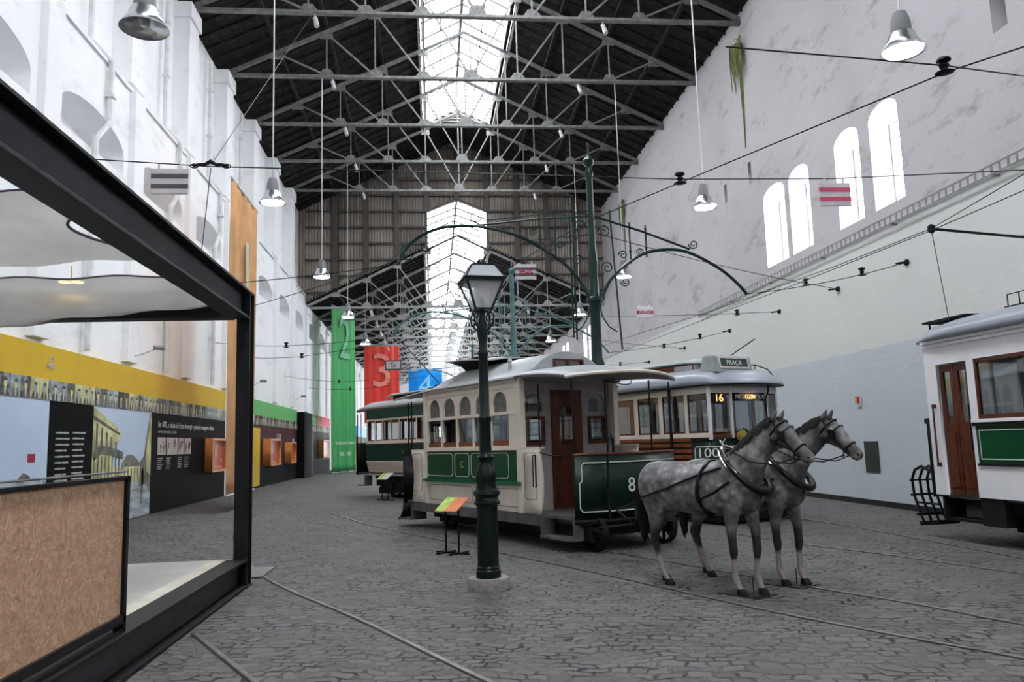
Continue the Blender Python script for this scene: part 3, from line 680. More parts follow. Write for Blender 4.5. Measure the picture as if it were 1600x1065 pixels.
MB().tube([(0,0,.04),(0,0,.2)], .006).bar((-.1,0,.04),(.1,0,.04),.015).obj('stem', 'gold', tw)
for sx in (-.068,.068): MB().lathe([(0,.025),(.06,.012),(.062,0),(0,-.004)], (sx,0,.01), 18).obj('lamp_disc', 'warm', tw, smooth=True)
# steel plate on the floor beside the pavilion corner
tag(MB().cbox((-2.43,10.95,.012),(.5,.85,.012)).obj('floor_plate', 'plate'), 'pale grey steel plate lying on the setts behind the pavilion column', 'floor plate')

# ------------------------------------------------------------------ exhibition wall
PX = -6.55
def tri(mb, mi, pts, off=.004):
    mb.cur = mi; mb.quad(*[(PX+off,p[0],p[1]) for p in pts])
def sub(o, root):
    o.parent = root; o.matrix_parent_inverse = Matrix.Translation(-root.location); return o
def panel(label, y0, y1, board, headers, strip=None, z0=.225):
    t = thing('exhibition_panel', label, 'exhibition panel', (PX,y0,z0), 0, 'exhibition panels along the left wall')
    sub(MB().box((PX-.09,y0,z0),(PX,y1,2.57)).obj('board', board), t)
    for (a, b, m, zb, zt) in headers: sub(MB().box((PX-.09,a,zb),(PX+.002,b,zt)).obj('header_strip', m), t)
    if strip: strip(t, y0, y1)
    return t
def portraits(t, y0, y1, w=.31, texture=False):
    rnd = random.Random(int(y0*10)); tones = ['print_mid','print_light','print_dark','sand','greyboard','burg']
    mb = MB(); y = y0; mats = tones+['nostril','signwhite']
    while y < y1-.02:
        b = min(y+w, y1); bg = rnd.choice([0,0,1,2,3,3,4] if not texture else [0,2,4,5,1]); mb.cur = bg
        mb.box((PX-.09,y,2.57),(PX+.012,b-.012,2.92))
        c = (y+b)/2; hw = (b-y)
        tri(mb, 2 if rnd.random() < .6 else 6, [(y+hw*.12,2.575),(b-hw*.16,2.575),(b-hw*.22,2.66),(c+hw*.12,2.70),(c-hw*.12,2.70),(y+hw*.2,2.66)], .014)
        tri(mb, 7, [(c-.015,2.575),(c+.015,2.575),(c+.03,2.69),(c-.03,2.69)], .0155)
        tri(mb, 1 if bg != 1 else 3, [(c+hw*.17*math.cos(q*PI/5), 2.76+.075*math.sin(q*PI/5)) for q in range(10)], .017)
        tri(mb, 6, [(c+hw*.18*math.cos(q*PI/5), 2.80+.05*math.sin(q*PI/5)) for q in range(6)], .019)
        y = b
    sub(mb.obj('portrait_strip', mats), t)
HZ = (2.92, 3.50)
# 1 sea photo
t = panel('pale blue seaside photograph panel under a mustard header, nearest on the left wall', 8.0, 14.28, 'seaboard', [(8.0,14.28,'yellow')+HZ], portraits)
mb = MB(); tri(mb, 0, [(8,.23),(14.27,.23),(14.27,1.25),(8,1.2)]); tri(mb, 1, [(13.3,1.2),(13.75,1.23),(13.7,1.3),(13.5,1.36),(13.35,1.28)], .006)
tri(mb, 1, [(12.6,1.22),(12.9,1.22),(12.75,1.27)], .006); sub(mb.obj('printed_shore', ['sand','print_dark']), t)
sub(MB().box((PX,13.62,1.52),(PX+.006,13.86,1.66)).obj('pink_square', 'crimson'), t)
mb = text('2.0\nHOJE', .13, 'signwhite', t, (0,0,0), (0,1,0), (0,0,1), 'header_lettering'); 
for v in mb.data.vertices: v.co += Vector((.01, 14.25-8.0, 3.22-.225))
# 2 black text panel
t = panel('black panel with two columns of small grey text under the mustard header', 14.28, 16.07, 'black_board', [(14.28,16.07,'yellow')+HZ], portraits)
mb = MB(); rnd = random.Random(3)
for col in (0,1):
    for r_ in range(13):
        a = 14.55+col*.66; z = 2.02-.105*r_ - (0 if col == 0 else -.01)
        for q in range(7):
            ln = .05+rnd.random()*.035
            if a+ln > 14.55+col*.66+.55-(rnd.random()*.1): break
            mb.box((PX,a,z-.016),(PX+.003,a+ln+.019,z+.016)) if q % 3 else mb.box((PX,a,z-.012),(PX+.003,a+ln+.019,z+.012)); a += ln+.018
        sub(mb.obj('text_line', 'grey_text'), t); mb = MB()
# 3 street photo
t = panel('street photograph panel with a cream building and an iron canopy', 16.07, 19.26, 'seaboard', [(16.07,19.26,'yellow')+HZ], lambda t,a,b: portraits(t,a,b,.29))
Y = lambda u: 16.07+3.19*u
mb = MB()
def pl(mi, pts, off): tri(mb, mi, [(Y(p[0]), p[1]) for p in pts], off)
pl(0, [(0,.23),(0,2.55),(.04,2.52),(.44,2.10),(.44,1.93),(.30,1.75),(.30,1.4),(.5,1.3),(.5,.23)], .004)
for k in range(5): pl(1, [(.04+.075*k,1.72),(.07+.075*k,1.72),(.07+.075*k,2.22-.09*k),(.04+.075*k,2.25-.09*k)], .006)
pl(1, [(0,2.38),(.42,2.05),(.42,2.0),(0,2.3)], .006)
pl(1, [(0,1.6),(.03,1.72),(.14,1.8),(.32,1.74),(.48,1.66),(.48,1.5),(.3,1.58),(.12,1.62),(.02,1.5)], .008)
for k in range(8): pl(1, [(.02+.055*k,.9),(.035+.055*k,.9),(.035+.055*k,1.58),(.02+.055*k,1.58)], .008)
pl(1, [(.46,1.42),(.55,1.60),(.66,1.58),(.80,1.40),(.80,1.34),(.46,1.34)], .010); pl(0, [(.48,1.0),(.78,1.0),(.78,1.34),(.48,1.34)], .009)
for k in range(5): pl(1, [(.5+.06*k,1.0),(.52+.06*k,1.0),(.52+.06*k,1.3),(.5+.06*k,1.3)], .011)
pl(1, [(.8,.6),(.8,1.45),(.86,1.55),(.9,1.9),(.97,2.5),(1,2.56),(1,.3),(.9,.5)], .006); pl(0, [(.9,1.5),(.92,1.9),(.98,2.45),(1,2.5),(1,1.1),(.93,1.2)], .008)
pl(2, [(0,.23),(1,.23),(1,.7),(.9,.95),(0,1.0)], .007); pl(1, [(.82,.5),(.85,.5),(.86,1.4),(.82,1.4)], .012); pl(1, [(.78,.9),(.9,.92),(.9,1.2),(.84,1.3),(.78,1.1)], .012)
sub(mb.obj('printed_street_scene', ['print_light','print_dark','sand']), t)
# 4 black panel with drawings
t = panel('black panel with a title line, four small drawings and grey captions', 19.26, 25.9, 'black_board', [(19.26,25.9,'yellow')+HZ], lambda t,a,b: portraits(t,a,b,.24))
o = text('Em 1872, a cidade do Porto viu surgir o primeiro transporte urbano', .2, 'white_text', t, (PX+.006-PX, .45, 2.30-.225), (0,1,0), (0,0,1), 'title_lettering', .002, 'LEFT', .88)
o = text('americanos pela marginal e pela cidade', .11, 'grey_text', t, (.006, .45, 2.13-.225), (0,1,0), (0,0,1), 'subtitle_lettering', .002, 'LEFT', .8)
for a, b in ((19.72,20.28),(20.36,21.2),(21.27,21.7),(21.78,22.35)):
    f = sub(MB().box((PX,a,1.57),(PX+.008,b,1.99)).obj('drawing', 'signwhite'), t)
    q = MB(); rr = random.Random(int(a*9))
    for k in range(7):
        y = a+.05+rr.random()*(b-a-.1); z = 1.62+rr.random()*.15; q.tube([(PX+.01,y,z),(PX+.01,y+.05*(rr.random()-.5),z+.1+.1*rr.random()),(PX+.01,min(b-.03,y+.1),z+.1)], .006, 4)
    sub(q.obj('ink_lines', 'print_mid'), t)
for a, b in ((19.72,20.1),(20.36,20.7),(21.27,21.6),(21.78,22.2)):
    for k in range(6): sub(MB().box((PX,a,1.48-.05*k),(PX+.003,b-.04*(k%3),1.50-.05*k)).obj('caption_line', 'grey_text'), t)
def showcase(label, y0, y1, z0, z1, d=.22, content=True):
    s = thing('wall_showcase', label, 'showcase', (PX,y0,z0), 0, 'orange showcases hung on the exhibition panels')
    w, h = y1-y0, z1-z0
    sheet('case_frame', rect(0,0,w,h), [rect(.07,.07,w-.07,h-.07)], d, 'box_frame', s, (d/2+.003,0,0), (0,1,0), (0,0,1))
    MB().box((.01,.02,.02),(d*.62,w-.02,h-.02)).obj('case_back', 'orange_box', s)
    g = MB(); g.quad((d,.1,.1),(d,w-.1,.1),(d,w-.1,h-.1),(d,.1,h-.1)); g.obj('glass_front', 'winglass', s)
    MB().box((d*.6,w*.25,h*.45),(d*.72,w*.45,h*.8)).box((d*.6,w*.55,h*.3),(d*.7,w*.8,h*.38)).box((d*.6,w*.2,.11),(d*.8,w*.7,.16)).obj('display_piece', 'box_frame', s)
    return s
showcase('orange showcase on the black panel with the drawings', 23.7, 25.4, 1.02, 2.0)
# 5 burgundy panel
t = panel('burgundy exhibition panel under a bright green header', 26.6, 39.3, 'burg', [(26.6,39.3,'bgreen')+HZ], lambda t,a,b: portraits(t,a,b,.2,True))
sub(MB().box((PX-.05,29.6,.3),(PX+.03,30.9,2.45)).obj('yellow_upright', 'yellow'), t)
sub(MB().box((PX,26.6,.23),(PX+.006,39.3,.95)).obj('dark_plinth_band', 'black_board'), t)
o = text('COM\nVIDA\nNO\nRIO', .34, 'white_text', t, (.01, 34.7-26.6, 1.65-.225), (0,1,0), (0,0,1), 'wall_lettering', .002, 'CENTER', 1.3)
o = text('VIA\nELÉ', .34, 'white_text', t, (.01, 38.3-26.6, 1.8-.225), (0,1,0), (0,0,1), 'wall_lettering', .002, 'CENTER', 1.3)
showcase('deep orange showcase on the burgundy panel, left one', 31.6, 33.7, 1.0, 2.05, .3)
showcase('narrow amber showcase on the burgundy panel beside white lettering', 36.1, 37.4, 1.0, 1.95, .3)
tag(MB().box((PX-.1,39.35,.22),(PX+.35,41.9,3.42)).obj('display_column', 'black_board'), 'black upright box column standing between two exhibition panels', 'column')
t = panel('grey exhibition panel with a lilac print under a green and red header', 41.95, 51.6, 'greyboard', [(41.95,46.2,'bgreen')+HZ,(46.2,51.6,'bred')+HZ], lambda t,a,b: portraits(t,a,b,.2,True))
sub(MB().box((PX,42.0,.25),(PX+.006,44.3,2.55)).obj('lilac_print', 'print_purple'), t)
sub(MB().box((PX,44.3,.23),(PX+.006,51.6,.95)).obj('dark_plinth_band', 'black_board'), t)
text('1940', .3, 'white_text', t, (.01, 3.0, 3.2-.225), (0,1,0), (0,0,1), 'header_lettering', .002, 'CENTER', 1.4)
text('1946', .3, 'white_text', t, (.01, 5.9, 3.2-.225), (0,1,0), (0,0,1), 'header_lettering', .002, 'CENTER', 1.4)
showcase('orange showcase on the grey panel with the lilac print', 46.6, 49.4, 1.1, 2.1, .3)
t = panel('far exhibition panel striped sky blue over yellow, beyond the green banner', 56.0, 69.0, 'yellow', [(56.0,69.0,'bblue',2.57,3.5)])
t = panel('farthest exhibition panel, plain grey board under a blue header', 70.0, 84.0, 'greyboard', [(70.0,84.0,'bblue',2.57,3.5)])

# ------------------------------------------------------------------ hanging banners
def banner(label, p0, p1, z0, z1, m, digit, dm, dsize, dz, words=()):
    p0 = Vector((p0[0],p0[1],0)); p1 = Vector((p1[0],p1[1],0)); w = (p1-p0).length; rz = math.atan2(p1.y-p0.y, p1.x-p0.x)
    t = thing('hanging_banner', label, 'banner', (p0.x,p0.y,z0), rz, 'numbered banners')
    H = z1-z0; wav = lambda x, z: .035*math.sin(x*5+z*.4)*(1-z/H*.6)+.02*math.sin(x*11+1)
    MB().grid(lambda a,b: (w*a, wav(w*a,H*b), H*b), 40, 24).obj('cloth', m, t, smooth=True, solid=.004)
    MB().tube([(-.05,0,H),(w+.05,0,H)], .03, 8).obj('batten', 'rod', t); MB().tube([(0,0,0),(w,0,0)], .025, 8).obj('batten', 'rod', t)
    text(digit, dsize, dm, t, (w*.5,-.075,H-dz), (1,0,0), (0,0,1), 'numeral', .01)
    for s, size, z in words: text(s, size, 'white_text', t, (w*.52,-.07,z), (1,0,0), (0,0,1), 'lettering', .004)
    return t
banner('tall orange banner hanging behind the pavilion column', (-4.9,19.6), (-4.9,22.5), .56, 8.41, 'orange', '1', 'ban_pale', 2.6, 2.3, (('A TRAÇÃO ANIMAL',.24,1.95),('1872 - 1904',.3,1.35)))
banner('tall green banner with a pale numeral two and white lettering near its foot', (-5.6,45.0), (-4.6,48.0), .25, 9.72, 'ban_green', '2', 'ban_pale_g', 3.4, 1.9, (('AS ENERGIAS E VAPOR',.25,1.62),('1896 - 1940',.34,1.0)))
banner('red banner with a pink numeral three hanging above the dark green tram', (-5.04,60.0), (-2.44,60.6), 3.4, 9.35, 'ban_red', '3', 'ban_pale_r', 3.6, 2.1)
banner('sky blue banner, farthest of the numbered banners', (-2.3,80.0), (1.1,80.0), 4.0, 9.4, 'ban_blue', '4', 'ban_pale_b', 3.0, 1.9)
st = thing('station_sign', 'small white lettered station sign beside the red banner', 'sign', (-2.2,46.0,6.3))
MB().cbox((0,0,0),(.95,.06,.6)).obj('sign_board', 'signgrey', st, bevel=.02); MB().cbox((0,-.035,0),(.8,.02,.42)).obj('sign_face', 'signwhite', st)
text('S', .4, 'signgrey', st, (0,-.05,0), (1,0,0), (0,0,1), sx=2); MB().bar((0,0,.3),(0,0,2.75),.02).obj('hanger', 'rod', st)

# ------------------------------------------------------------------ ornate catenary columns
def catenary(label, loc, m):
    t = thing('catenary_column', label, 'column', loc, 0, 'ornate cast columns carrying the overhead line')
    MB().lathe([(.28,0),(.28,.15),(.24,.2),(.19,.5),(.2,.6),(.15,.75),(.13,1.4),(.125,2.9),(.14,2.95),(.14,3.05),(.105,3.15),(.095,4.15),(.12,4.2),(.12,4.35),(.095,4.4),(.085,4.9),(.1,5.0),(.085,5.15),(.066,5.3),(.064,6.7),(.085,6.75),(.085,6.82),(.06,6.86),(.05,6.92),(.1,6.98),(.11,7.05),(.06,7.12),(.02,7.18),(.025,7.3),(.03,7.38),(0,7.42)], n=20).obj('shaft', m, t, smooth=True)
    def arm(pts, r): 
        P = []
        for i in range(len(pts)-1):       # Catmull-Rom
            p0, p1, p2, p3 = [Vector((pts[max(0,min(len(pts)-1,k))][0],0,pts[max(0,min(len(pts)-1,k))][1])) for k in (i-1,i,i+1,i+2)]
            for q in range(6):
                u = q/6; P.append(.5*((2*p1)+(-p0+p2)*u+(2*p0-5*p1+4*p2-p3)*u*u+(-p0+3*p1-3*p2+p3)*u**3))
        P.append(Vector((pts[-1][0],0,pts[-1][1]))); return MB().tube(P, r, 8)
    arm([(-.08,4.2),(-.18,4.5),(-.4,4.82),(-.72,5.11),(-1.4,5.52),(-2.15,5.72),(-2.8,5.72),(-3.26,5.56),(-3.6,5.28),(-3.72,5.0)], .032).obj('bracket_arm', m, t, smooth=True)
    arm([(.08,4.1),(.16,4.35),(.4,4.74),(.91,5.13),(1.4,5.25),(1.9,5.2),(2.5,4.88),(2.85,4.58),(3.04,4.35)], .032).obj('bracket_arm', m, t, smooth=True)
    MB().tube([(-.06,0,5.92),(-1.0,0,5.88),(-2.3,0,5.74)], .022, 6).tube([(-.08,0,5.55),(-1.2,0,5.45)], .01, 5).tube([(-.06,0,5.96),(-.5,0,6.02),(-2.0,0,5.85)], .012, 5).obj('tie_rod', m, t, smooth=True)
    MB().tube([(.06,0,5.92),(1.0,0,5.62),(1.94,0,5.26)], .022, 6).obj('tie_rod', m, t, smooth=True)
    v = MB()
    for x, a, b in ((-.43,3.55,6.25),(-.37,3.5,5.9),(-.72,5.1,5.98),(-1.02,5.3,5.95),(.75,4.98,5.8),(1.07,5.1,5.75)):
        v.tube([(x,0,a),(x,0,b)], .018, 6)
        for z in (a+.3*(b-a), b-.08): v.lathe([(.018,-.03),(.032,0),(.018,.03)], (x,0,z), 8)
    v.tube([(.37,0,6.05),(.5,0,3.3)], .018, 6); v.obj('upright', m, t, smooth=True)
    s = MB()
    for c, r, st_, sg in (((-.25,0,5.72),.13,0,1),((.25,0,5.62),.13,PI,-1),((-.3,0,5.05),.11,0,1),((.28,0,4.9),.12,PI,-1),((-.62,0,5.35),.08,0,1),((-1.15,0,5.6),.07,0,1),((.6,0,5.15),.09,PI,-1),((.95,0,5.2),.08,PI,-1),((2.02,0,5.36),.1,PI,1),((-2.25,0,5.92),.12,0,-1),((-3.55,0,5.2),.16,PI/2,1),((-3.2,0,5.35),.12,0,-1),((.62,0,4.62),.09,PI,1)):
        P = scroll(c, r, 1.5, st_, sg); s.tube(P, [.014*(1-.4*k/len(P)) for k in range(len(P))], 6)
    for sg in (-1,1):
        s.tube([(sg*.08,0,4.25),(sg*.14,0,3.95),(sg*.26,0,3.75),(sg*.42,0,3.65)], .014, 6)
    s.obj('scrollwork', m, t, smooth=True)
    MB().lathe([(.125,-.06),(.16,-.03),(.16,.03),(.125,.06)], (0,0,4.27), 16).obj('collar', m, t, smooth=True)
    return t
catenary('tall dark green ornate column with scrolled arms rising behind tram number 8', (3.14,14.6,0), 'pole_green')
catenary('teal ornate column with scrolled arms, second one down the hall', (2.6,24.4,0), 'pole_teal')
catenary('pale teal ornate column farther down the hall, third of the row', (2.3,43.4,0), 'pole_teal')

# ------------------------------------------------------------------ street lamp
lp = thing('street_lamp', 'dark green cast iron street lamp on a round granite base', 'street lamp', (.6,9.02,0))
MB().lathe([(.235,0),(.235,.11),(.225,.125),(.0,.125)], n=32).obj('base_stone', 'granite', lp, smooth=True)
MB().lathe([(.135,.12),(.14,.13),(.14,.2),(.128,.215),(.132,.235),(.12,.25),(.118,.9),(.12,.915)], n=24).obj('pedestal', 'lantern_iron', lp, smooth=True)
MB().lathe([(.12,.91),(.15,.93),(.15,.95),(.135,.96),(.125,1.0),(.14,1.02),(.155,1.04),(.15,1.07),(.12,1.09),(.105,1.15),(.12,1.2),(.118,1.26),(.1,1.33),(.075,1.38),(.08,1.42),(.1,1.45),(.07,1.49),(.068,1.52)], n=24).obj('moulding', 'lantern_iron', lp, smooth=True)
MB().lathe([(.068,1.5),(.062,1.84),(.074,1.86),(.074,1.9),(.058,1.92),(.05,2.6),(.058,2.62),(.058,2.66),(.047,2.68),(.047,2.78),(.055,2.82),(.068,2.9),(.06,2.93),(.066,2.97),(.045,3.03),(.035,3.1),(.035,3.2)], n=24, flute=.05).obj('shaft', 'lantern_iron', lp, smooth=True)
A, B, z0, z1_ = .095, .215, 3.15, 3.47
lr = math.radians(9)
fr = MB(); rot = Matrix.Rotation(lr, 4, 'Z')
co = [(1,1),(-1,1),(-1,-1),(1,-1)]
def LR(x, y, z): return tuple(rot @ Vector((x,y,z)))
for i, (sx, sy) in enumerate(co):
    nx, ny = co[(i+1)%4]
    fr.bar(LR(sx*A,sy*A,z0),LR(sx*B,sy*B,z1_),.02); fr.bar(LR(sx*A,sy*A,z0),LR(nx*A,ny*A,z0),.022); fr.bar(LR(sx*B,sy*B,z1_),LR(nx*B,ny*B,z1_),.03,.035)
    fr.bar(LR(sx*.235,sy*.235,z1_+.025),LR(nx*.235,ny*.235,z1_+.025),.03,.02); fr.bar(LR(sx*.225,sy*.225,z1_+.03),LR(sx*.13,sy*.13,3.66),.016); fr.bar(LR(sx*.13,sy*.13,3.66),LR(nx*.13,ny*.13,3.66),.02,.025)
fr.obj('lantern_frame', 'lantern_iron', lp)
g = MB()
for i, (sx, sy) in enumerate(co):
    nx, ny = co[(i+1)%4]; g.quad(LR(sx*A,sy*A,z0),LR(nx*A,ny*A,z0),LR(nx*B,ny*B,z1_),LR(sx*B,sy*B,z1_))
g.obj('lantern_glass', 'lampglass', lp)
r_ = MB()
for i, (sx, sy) in enumerate(co):
    nx, ny = co[(i+1)%4]; r_.quad(LR(sx*.225,sy*.225,z1_+.035),LR(nx*.225,ny*.225,z1_+.035),LR(nx*.13,ny*.13,3.665),LR(sx*.13,sy*.13,3.665))
r_.obj('lantern_roof', mat('milky lantern roof glass', (.42,.44,.46), .2), lp, solid=.004)
MB().lathe([(.10,3.665),(.10,3.69),(.06,3.70),(.05,3.73),(.02,3.75),(0,3.76)], n=16).obj('finial', 'lantern_iron', lp, smooth=True)
MB().lathe([(.03,3.15),(.032,3.27),(.02,3.28)], n=12).obj('burner', 'lantern_iron', lp, smooth=True)
MB().lathe([(.012,3.27),(.014,3.36),(.03,3.38),(.036,3.41),(.02,3.44),(0,3.45)], n=12).obj('mantle', 'mantle', lp, smooth=True)
s = MB()
for k in range(4):
    a = lr+PI/4+k*PI/2; M4 = Matrix.Rotation(a, 4, 'Z')
    P = [(.03,0,2.88),(.09,0,2.92),(.15,0,2.99),(.16,0,3.07),(.12,0,3.12),(.09,0,3.08),(.115,0,3.03)]
    s.tube([M4 @ Vector(p) for p in P], .011, 6); s.tube([M4 @ Vector(p) for p in [(.12,0,3.1),(.13,0,3.15)]], .012, 6)
s.obj('lantern_bracket', 'lantern_iron', lp, smooth=True)

# ------------------------------------------------------------------ overhead wires, signs
def bobbin(mb, p, s=1.):
    x, y, z = p
    mb.lathe([(.02*s,-.09*s),(.09*s,-.07*s),(.03*s,-.04*s),(.05*s,0),(.025*s,.02*s),(.07*s,.05*s),(.06*s,.075*s),(.02*s,.09*s)], (x,y,z+.03), 12)
def wire(label, pts, r=.008, ins=(), hooks=(), sag=0):
    t = thing('overhead_wire', label, 'wire', pts[0], 0, None); o = Vector(pts[0]); P = []
    for a, b in zip(pts[:-1], pts[1:]):
        for k in range(8): q = k/8; P.append(Vector(a).lerp(Vector(b), q)-Vector((0,0,sag*4*q*(1-q)))-o)
    P.append(Vector(pts[-1])-o)
    MB().tube(P, r, 5).obj('cable', 'iron', t, smooth=True)
    for i in ins: mb = MB(); bobbin(mb, Vector(i)-o); mb.obj('insulator', 'iron', t, smooth=True)
    for h in hooks:
        mb = MB(); h = Vector(h)-o; mb.tube([h+Vector((-.22,0,-.02)), h+Vector((-.05,0,0))], .022, 6); mb.lathe([(.03,0),(.06,.02),(.07,.06),(.07,.08)], tuple(h-Vector((.04,0,0))), 10, ax='x'); mb.obj('wall_hook', 'iron', t, smooth=True)
    return t
wire('black contact wire curving from the upper right over tram number 8', [(6.4,5.0,5.1),(5.44,6.26,5.05),(5.04,6.76,5.05),(3.4,9.99,5.03),(2.67,11.48,5.03),(2.2,12.6,5.0),(1.2,16,4.95),(.6,24,4.95),(.4,44,4.95)], .008)
wire('black contact wire above the right hand white tram', [(7.4,7.6,5.1),(8.03,9.5,5.0),(8.5,12.2,5.0),(8.3,15,5.0),(8.1,16.5,5.0),(7.57,20.9,5.0),(6.73,24.6,5.0),(5.6,32,5.0),(5.0,44,5.0)], .008)
wire('thin contact wire passing the tip of the bracket arm at right', [(7.2,7.0,4.55),(7.31,8.7,4.5),(7.32,10.5,4.5),(7.1,14.2,4.5),(6.75,19.1,4.5),(6.0,30,4.5)], .007)
wire('span wire crossing the upper right corner from the stained wall', [(XR,11.2,7.26),(5.87,6.9,5.1),(5.07,6.8,5.13),(2.88,6.9,5.33)], .008, [(5.04,6.8,5.1)])
wire('long span wire from the left wall to the right wall carrying two striped signs', [(XL,10,5.45),(-4.09,10,5.3),(-2.76,10,5.22),(.26,10,5.16),(3.4,10,5.08),(5.59,10,5.1),(XR,10.0,5.3)], .008, [(3.4,9.99,5.06)])
bw = thing('chain_link_fitting', 'dark bow shaped fitting with chain links on the long span wire at left', 'wire fitting', (-2.76,9.98,5.22))
MB().tube([(-.22,0,0),(-.14,0,.02),(-.07,0,.02),(0,0,.06),(.07,0,.02),(.14,0,.02),(.22,0,0)], [.018,.02,.022,.03,.022,.02,.018], 8).obj('bow', 'iron', bw, smooth=True)
MB().tube([(math.cos(a)*.05-.2,0,math.sin(a)*.025) for a in [k*PI/6 for k in range(13)]], .008, 6).tube([(math.cos(a)*.05+.2,0,math.sin(a)*.025) for a in [k*PI/6 for k in range(13)]], .008, 6).obj('chain_link', 'iron', bw, smooth=True)
wire('slanting pull wire from the dark fitting up to a roof truss', [(-2.76,10,5.24),(-3.24,21.9,14.2)], .006)
wire('thin wire dropping from the dark fitting behind the pavilion beam', [(-2.76,10,5.2),(-2.9,10.0,3.56)], .006)
for i, (y, xe, ye, ze) in enumerate([(14.75,6.18,14.6,4.36),(17.5,3.25,14.65,5.6),(20.7,2.7,24.3,5.6),(24.4,5.64,24.4,4.36),(29,2.7,24.5,5.2),(34,2.4,43.3,5.5)]):
    wire('thin span wire fixed to the right wall by a hook, %s one down the wall' % ORD[i], [(XR-.03,y,5.0),(xe,ye,ze)], .008, [tuple(Vector((XR-.03,y,5.0)).lerp(Vector((xe,ye,ze)),1.0/(XR-xe))-Vector((0,0,.04)))], [(XR-.03,y,5.0)], .08)
for i, (y, xe, ye, ze) in enumerate([(15.5,-.58,14.6,5.0),(19.5,-.56,14.65,5.1),(24.4,-1.12,24.4,5.0),(28.5,2.5,24.5,5.4),(36,2.2,43.3,5.5),(43.4,-1.42,43.4,5.0)]):
    wire('thin span wire fixed to the left wall, %s one down the hall' % ORD[i], [(XL+.02,y,4.9),(-4.4,y+(ye-y)*.3,4.75),(xe,ye,ze)], .008, [(-4.4,y+(ye-y)*.3,4.75)], [], .04)
def stop_sign(label, loc, stripes, words=None, w=.46, h=.34, rodh=.06, rz=0):
    t = thing('stop_sign', label, 'sign', loc, rz, 'hanging tram stop signs'); n = len(stripes)
    z = h/2
    MB().cbox((0,.0,0),(w,.03,h)).obj('sign_board', 'signwhite', t, bevel=.02)
    mb = MB(); mats = sorted(set(stripes)); tot = sum(1.3 if s == 'signwhite' else 1 for s in stripes)
    for s in stripes:
        d = h*(1.3 if s == 'signwhite' else 1)/tot
        if s != 'signwhite': mb.cur = mats.index(s); mb.box((-w/2+.004,-.02,z-d),(w/2-.004,-.014,z)); mb.box((-w/2+.004,.014,z-d),(w/2-.004,.02,z))
        z -= d
    mb.obj('stripe', mats, t)
    if words: MB().box((-w*.33,-.026,-.05),(w*.33,-.016,.05)).obj('name_plate', 'crimson', t); text(words, .1, 'signwhite', t, (0,-.03,0), (1,0,0), (0,0,1), sx=1.15)
    MB().bar((-w*.3,0,h/2),(-w*.3,0,h/2+rodh),.02).bar((w*.3,0,h/2),(w*.3,0,h/2+rodh),.02).obj('hanger', 'rod', t)
    return t
stop_sign('pink and white striped sign hanging in front of the tall arched windows', (5.59,10,4.87), ['signwhite','pinkred','signwhite','pinkred','signwhite'])
stop_sign('white sign with two dark stripes hanging before the left wall', (-3.26,10,5.02), ['signwhite','signgrey','signwhite','signgrey','signwhite'])
stop_sign('grey and white sign with a crimson name plate beside the green column', (2.05,16.4,5.23), ['signwhite','signgrey','signwhite','signgrey','signwhite'], 'ZONA')
wire('short wire holding the crimson plate sign out from the column', [(3.14,14.62,5.62),(2.05,16.4,5.44)], .007)
stop_sign('white sign with a crimson lettered band against the right wall', (5.78,20.5,5.0), ['signwhite','crimson','signwhite'], None, .46, .30)
text('ZONA', .11, 'signwhite', bpy.context.scene.objects['stop_sign.003'], (0,-.03,0), (1,0,0), (0,0,1), sx=1.15)
# wall furniture on the right
al = thing('alarm_call_point', 'small red and white alarm call point on the right wall', 'alarm', (XR-.0,17.0,2.33))
MB().cbox((-.02,0,-.03),(.03,.16,.24)).obj('back_plate', 'signwhite', al); MB().cbox((-.05,.0,.02),(.05,.13,.13)).obj('red_box', 'alarm', al, bevel=.006); MB().cbox((-.08,.0,.02),(.02,.05,.05)).obj('button', 'signwhite', al)
tag(MB().box((XR-.02,16.4,.72),(XR-.004,16.95,1.40)).obj('wall_plate', 'tan'), 'dark rectangular plate low on the right wall behind the farther horse head', 'plate')
tr = thing('cable_tray', 'perforated metal cable tray running along the right wall below the windows', 'cable tray', (XR,12,5.9))
a = MB(); 
for z in (0,.16): a.box((-.12,-4,z-.012),(-.1,15,z+.012))
for k in range(95): a.box((-.115,-4+.2*k,0),(-.105,-4+.2*k+.05,.16))
a.obj('ladder_side', 'tray', tr); b = MB()
for k in range(7): b.cbox((-.06,-3+3*k,-.03),(.12,.05,.03))
b.obj('bracket', 'tray', tr)
ba = thing('bracket_arm', 'dark iron bracket arm reaching out from the right wall with a hanging rope', 'bracket', (XR,11,4.5))
MB().tube([(-.01,0,0),(-.6,0,.03),(-2.02,0,.16)], .022, 8).obj('arm', 'iron', ba, smooth=True); MB().lathe([(.02,-.07),(.055,-.04),(.055,.04),(.02,.07)], (-2.02,0,.16), 12).obj('arm_knob', 'iron', ba, smooth=True); MB().cbox((-.02,0,0),(.03,.16,.3)).obj('wall_plate', 'iron', ba)
MB().tube([(-2.02,0,.1),(-2.45,-.8,-1.38)], .006, 5).obj('rope', 'iron', ba)
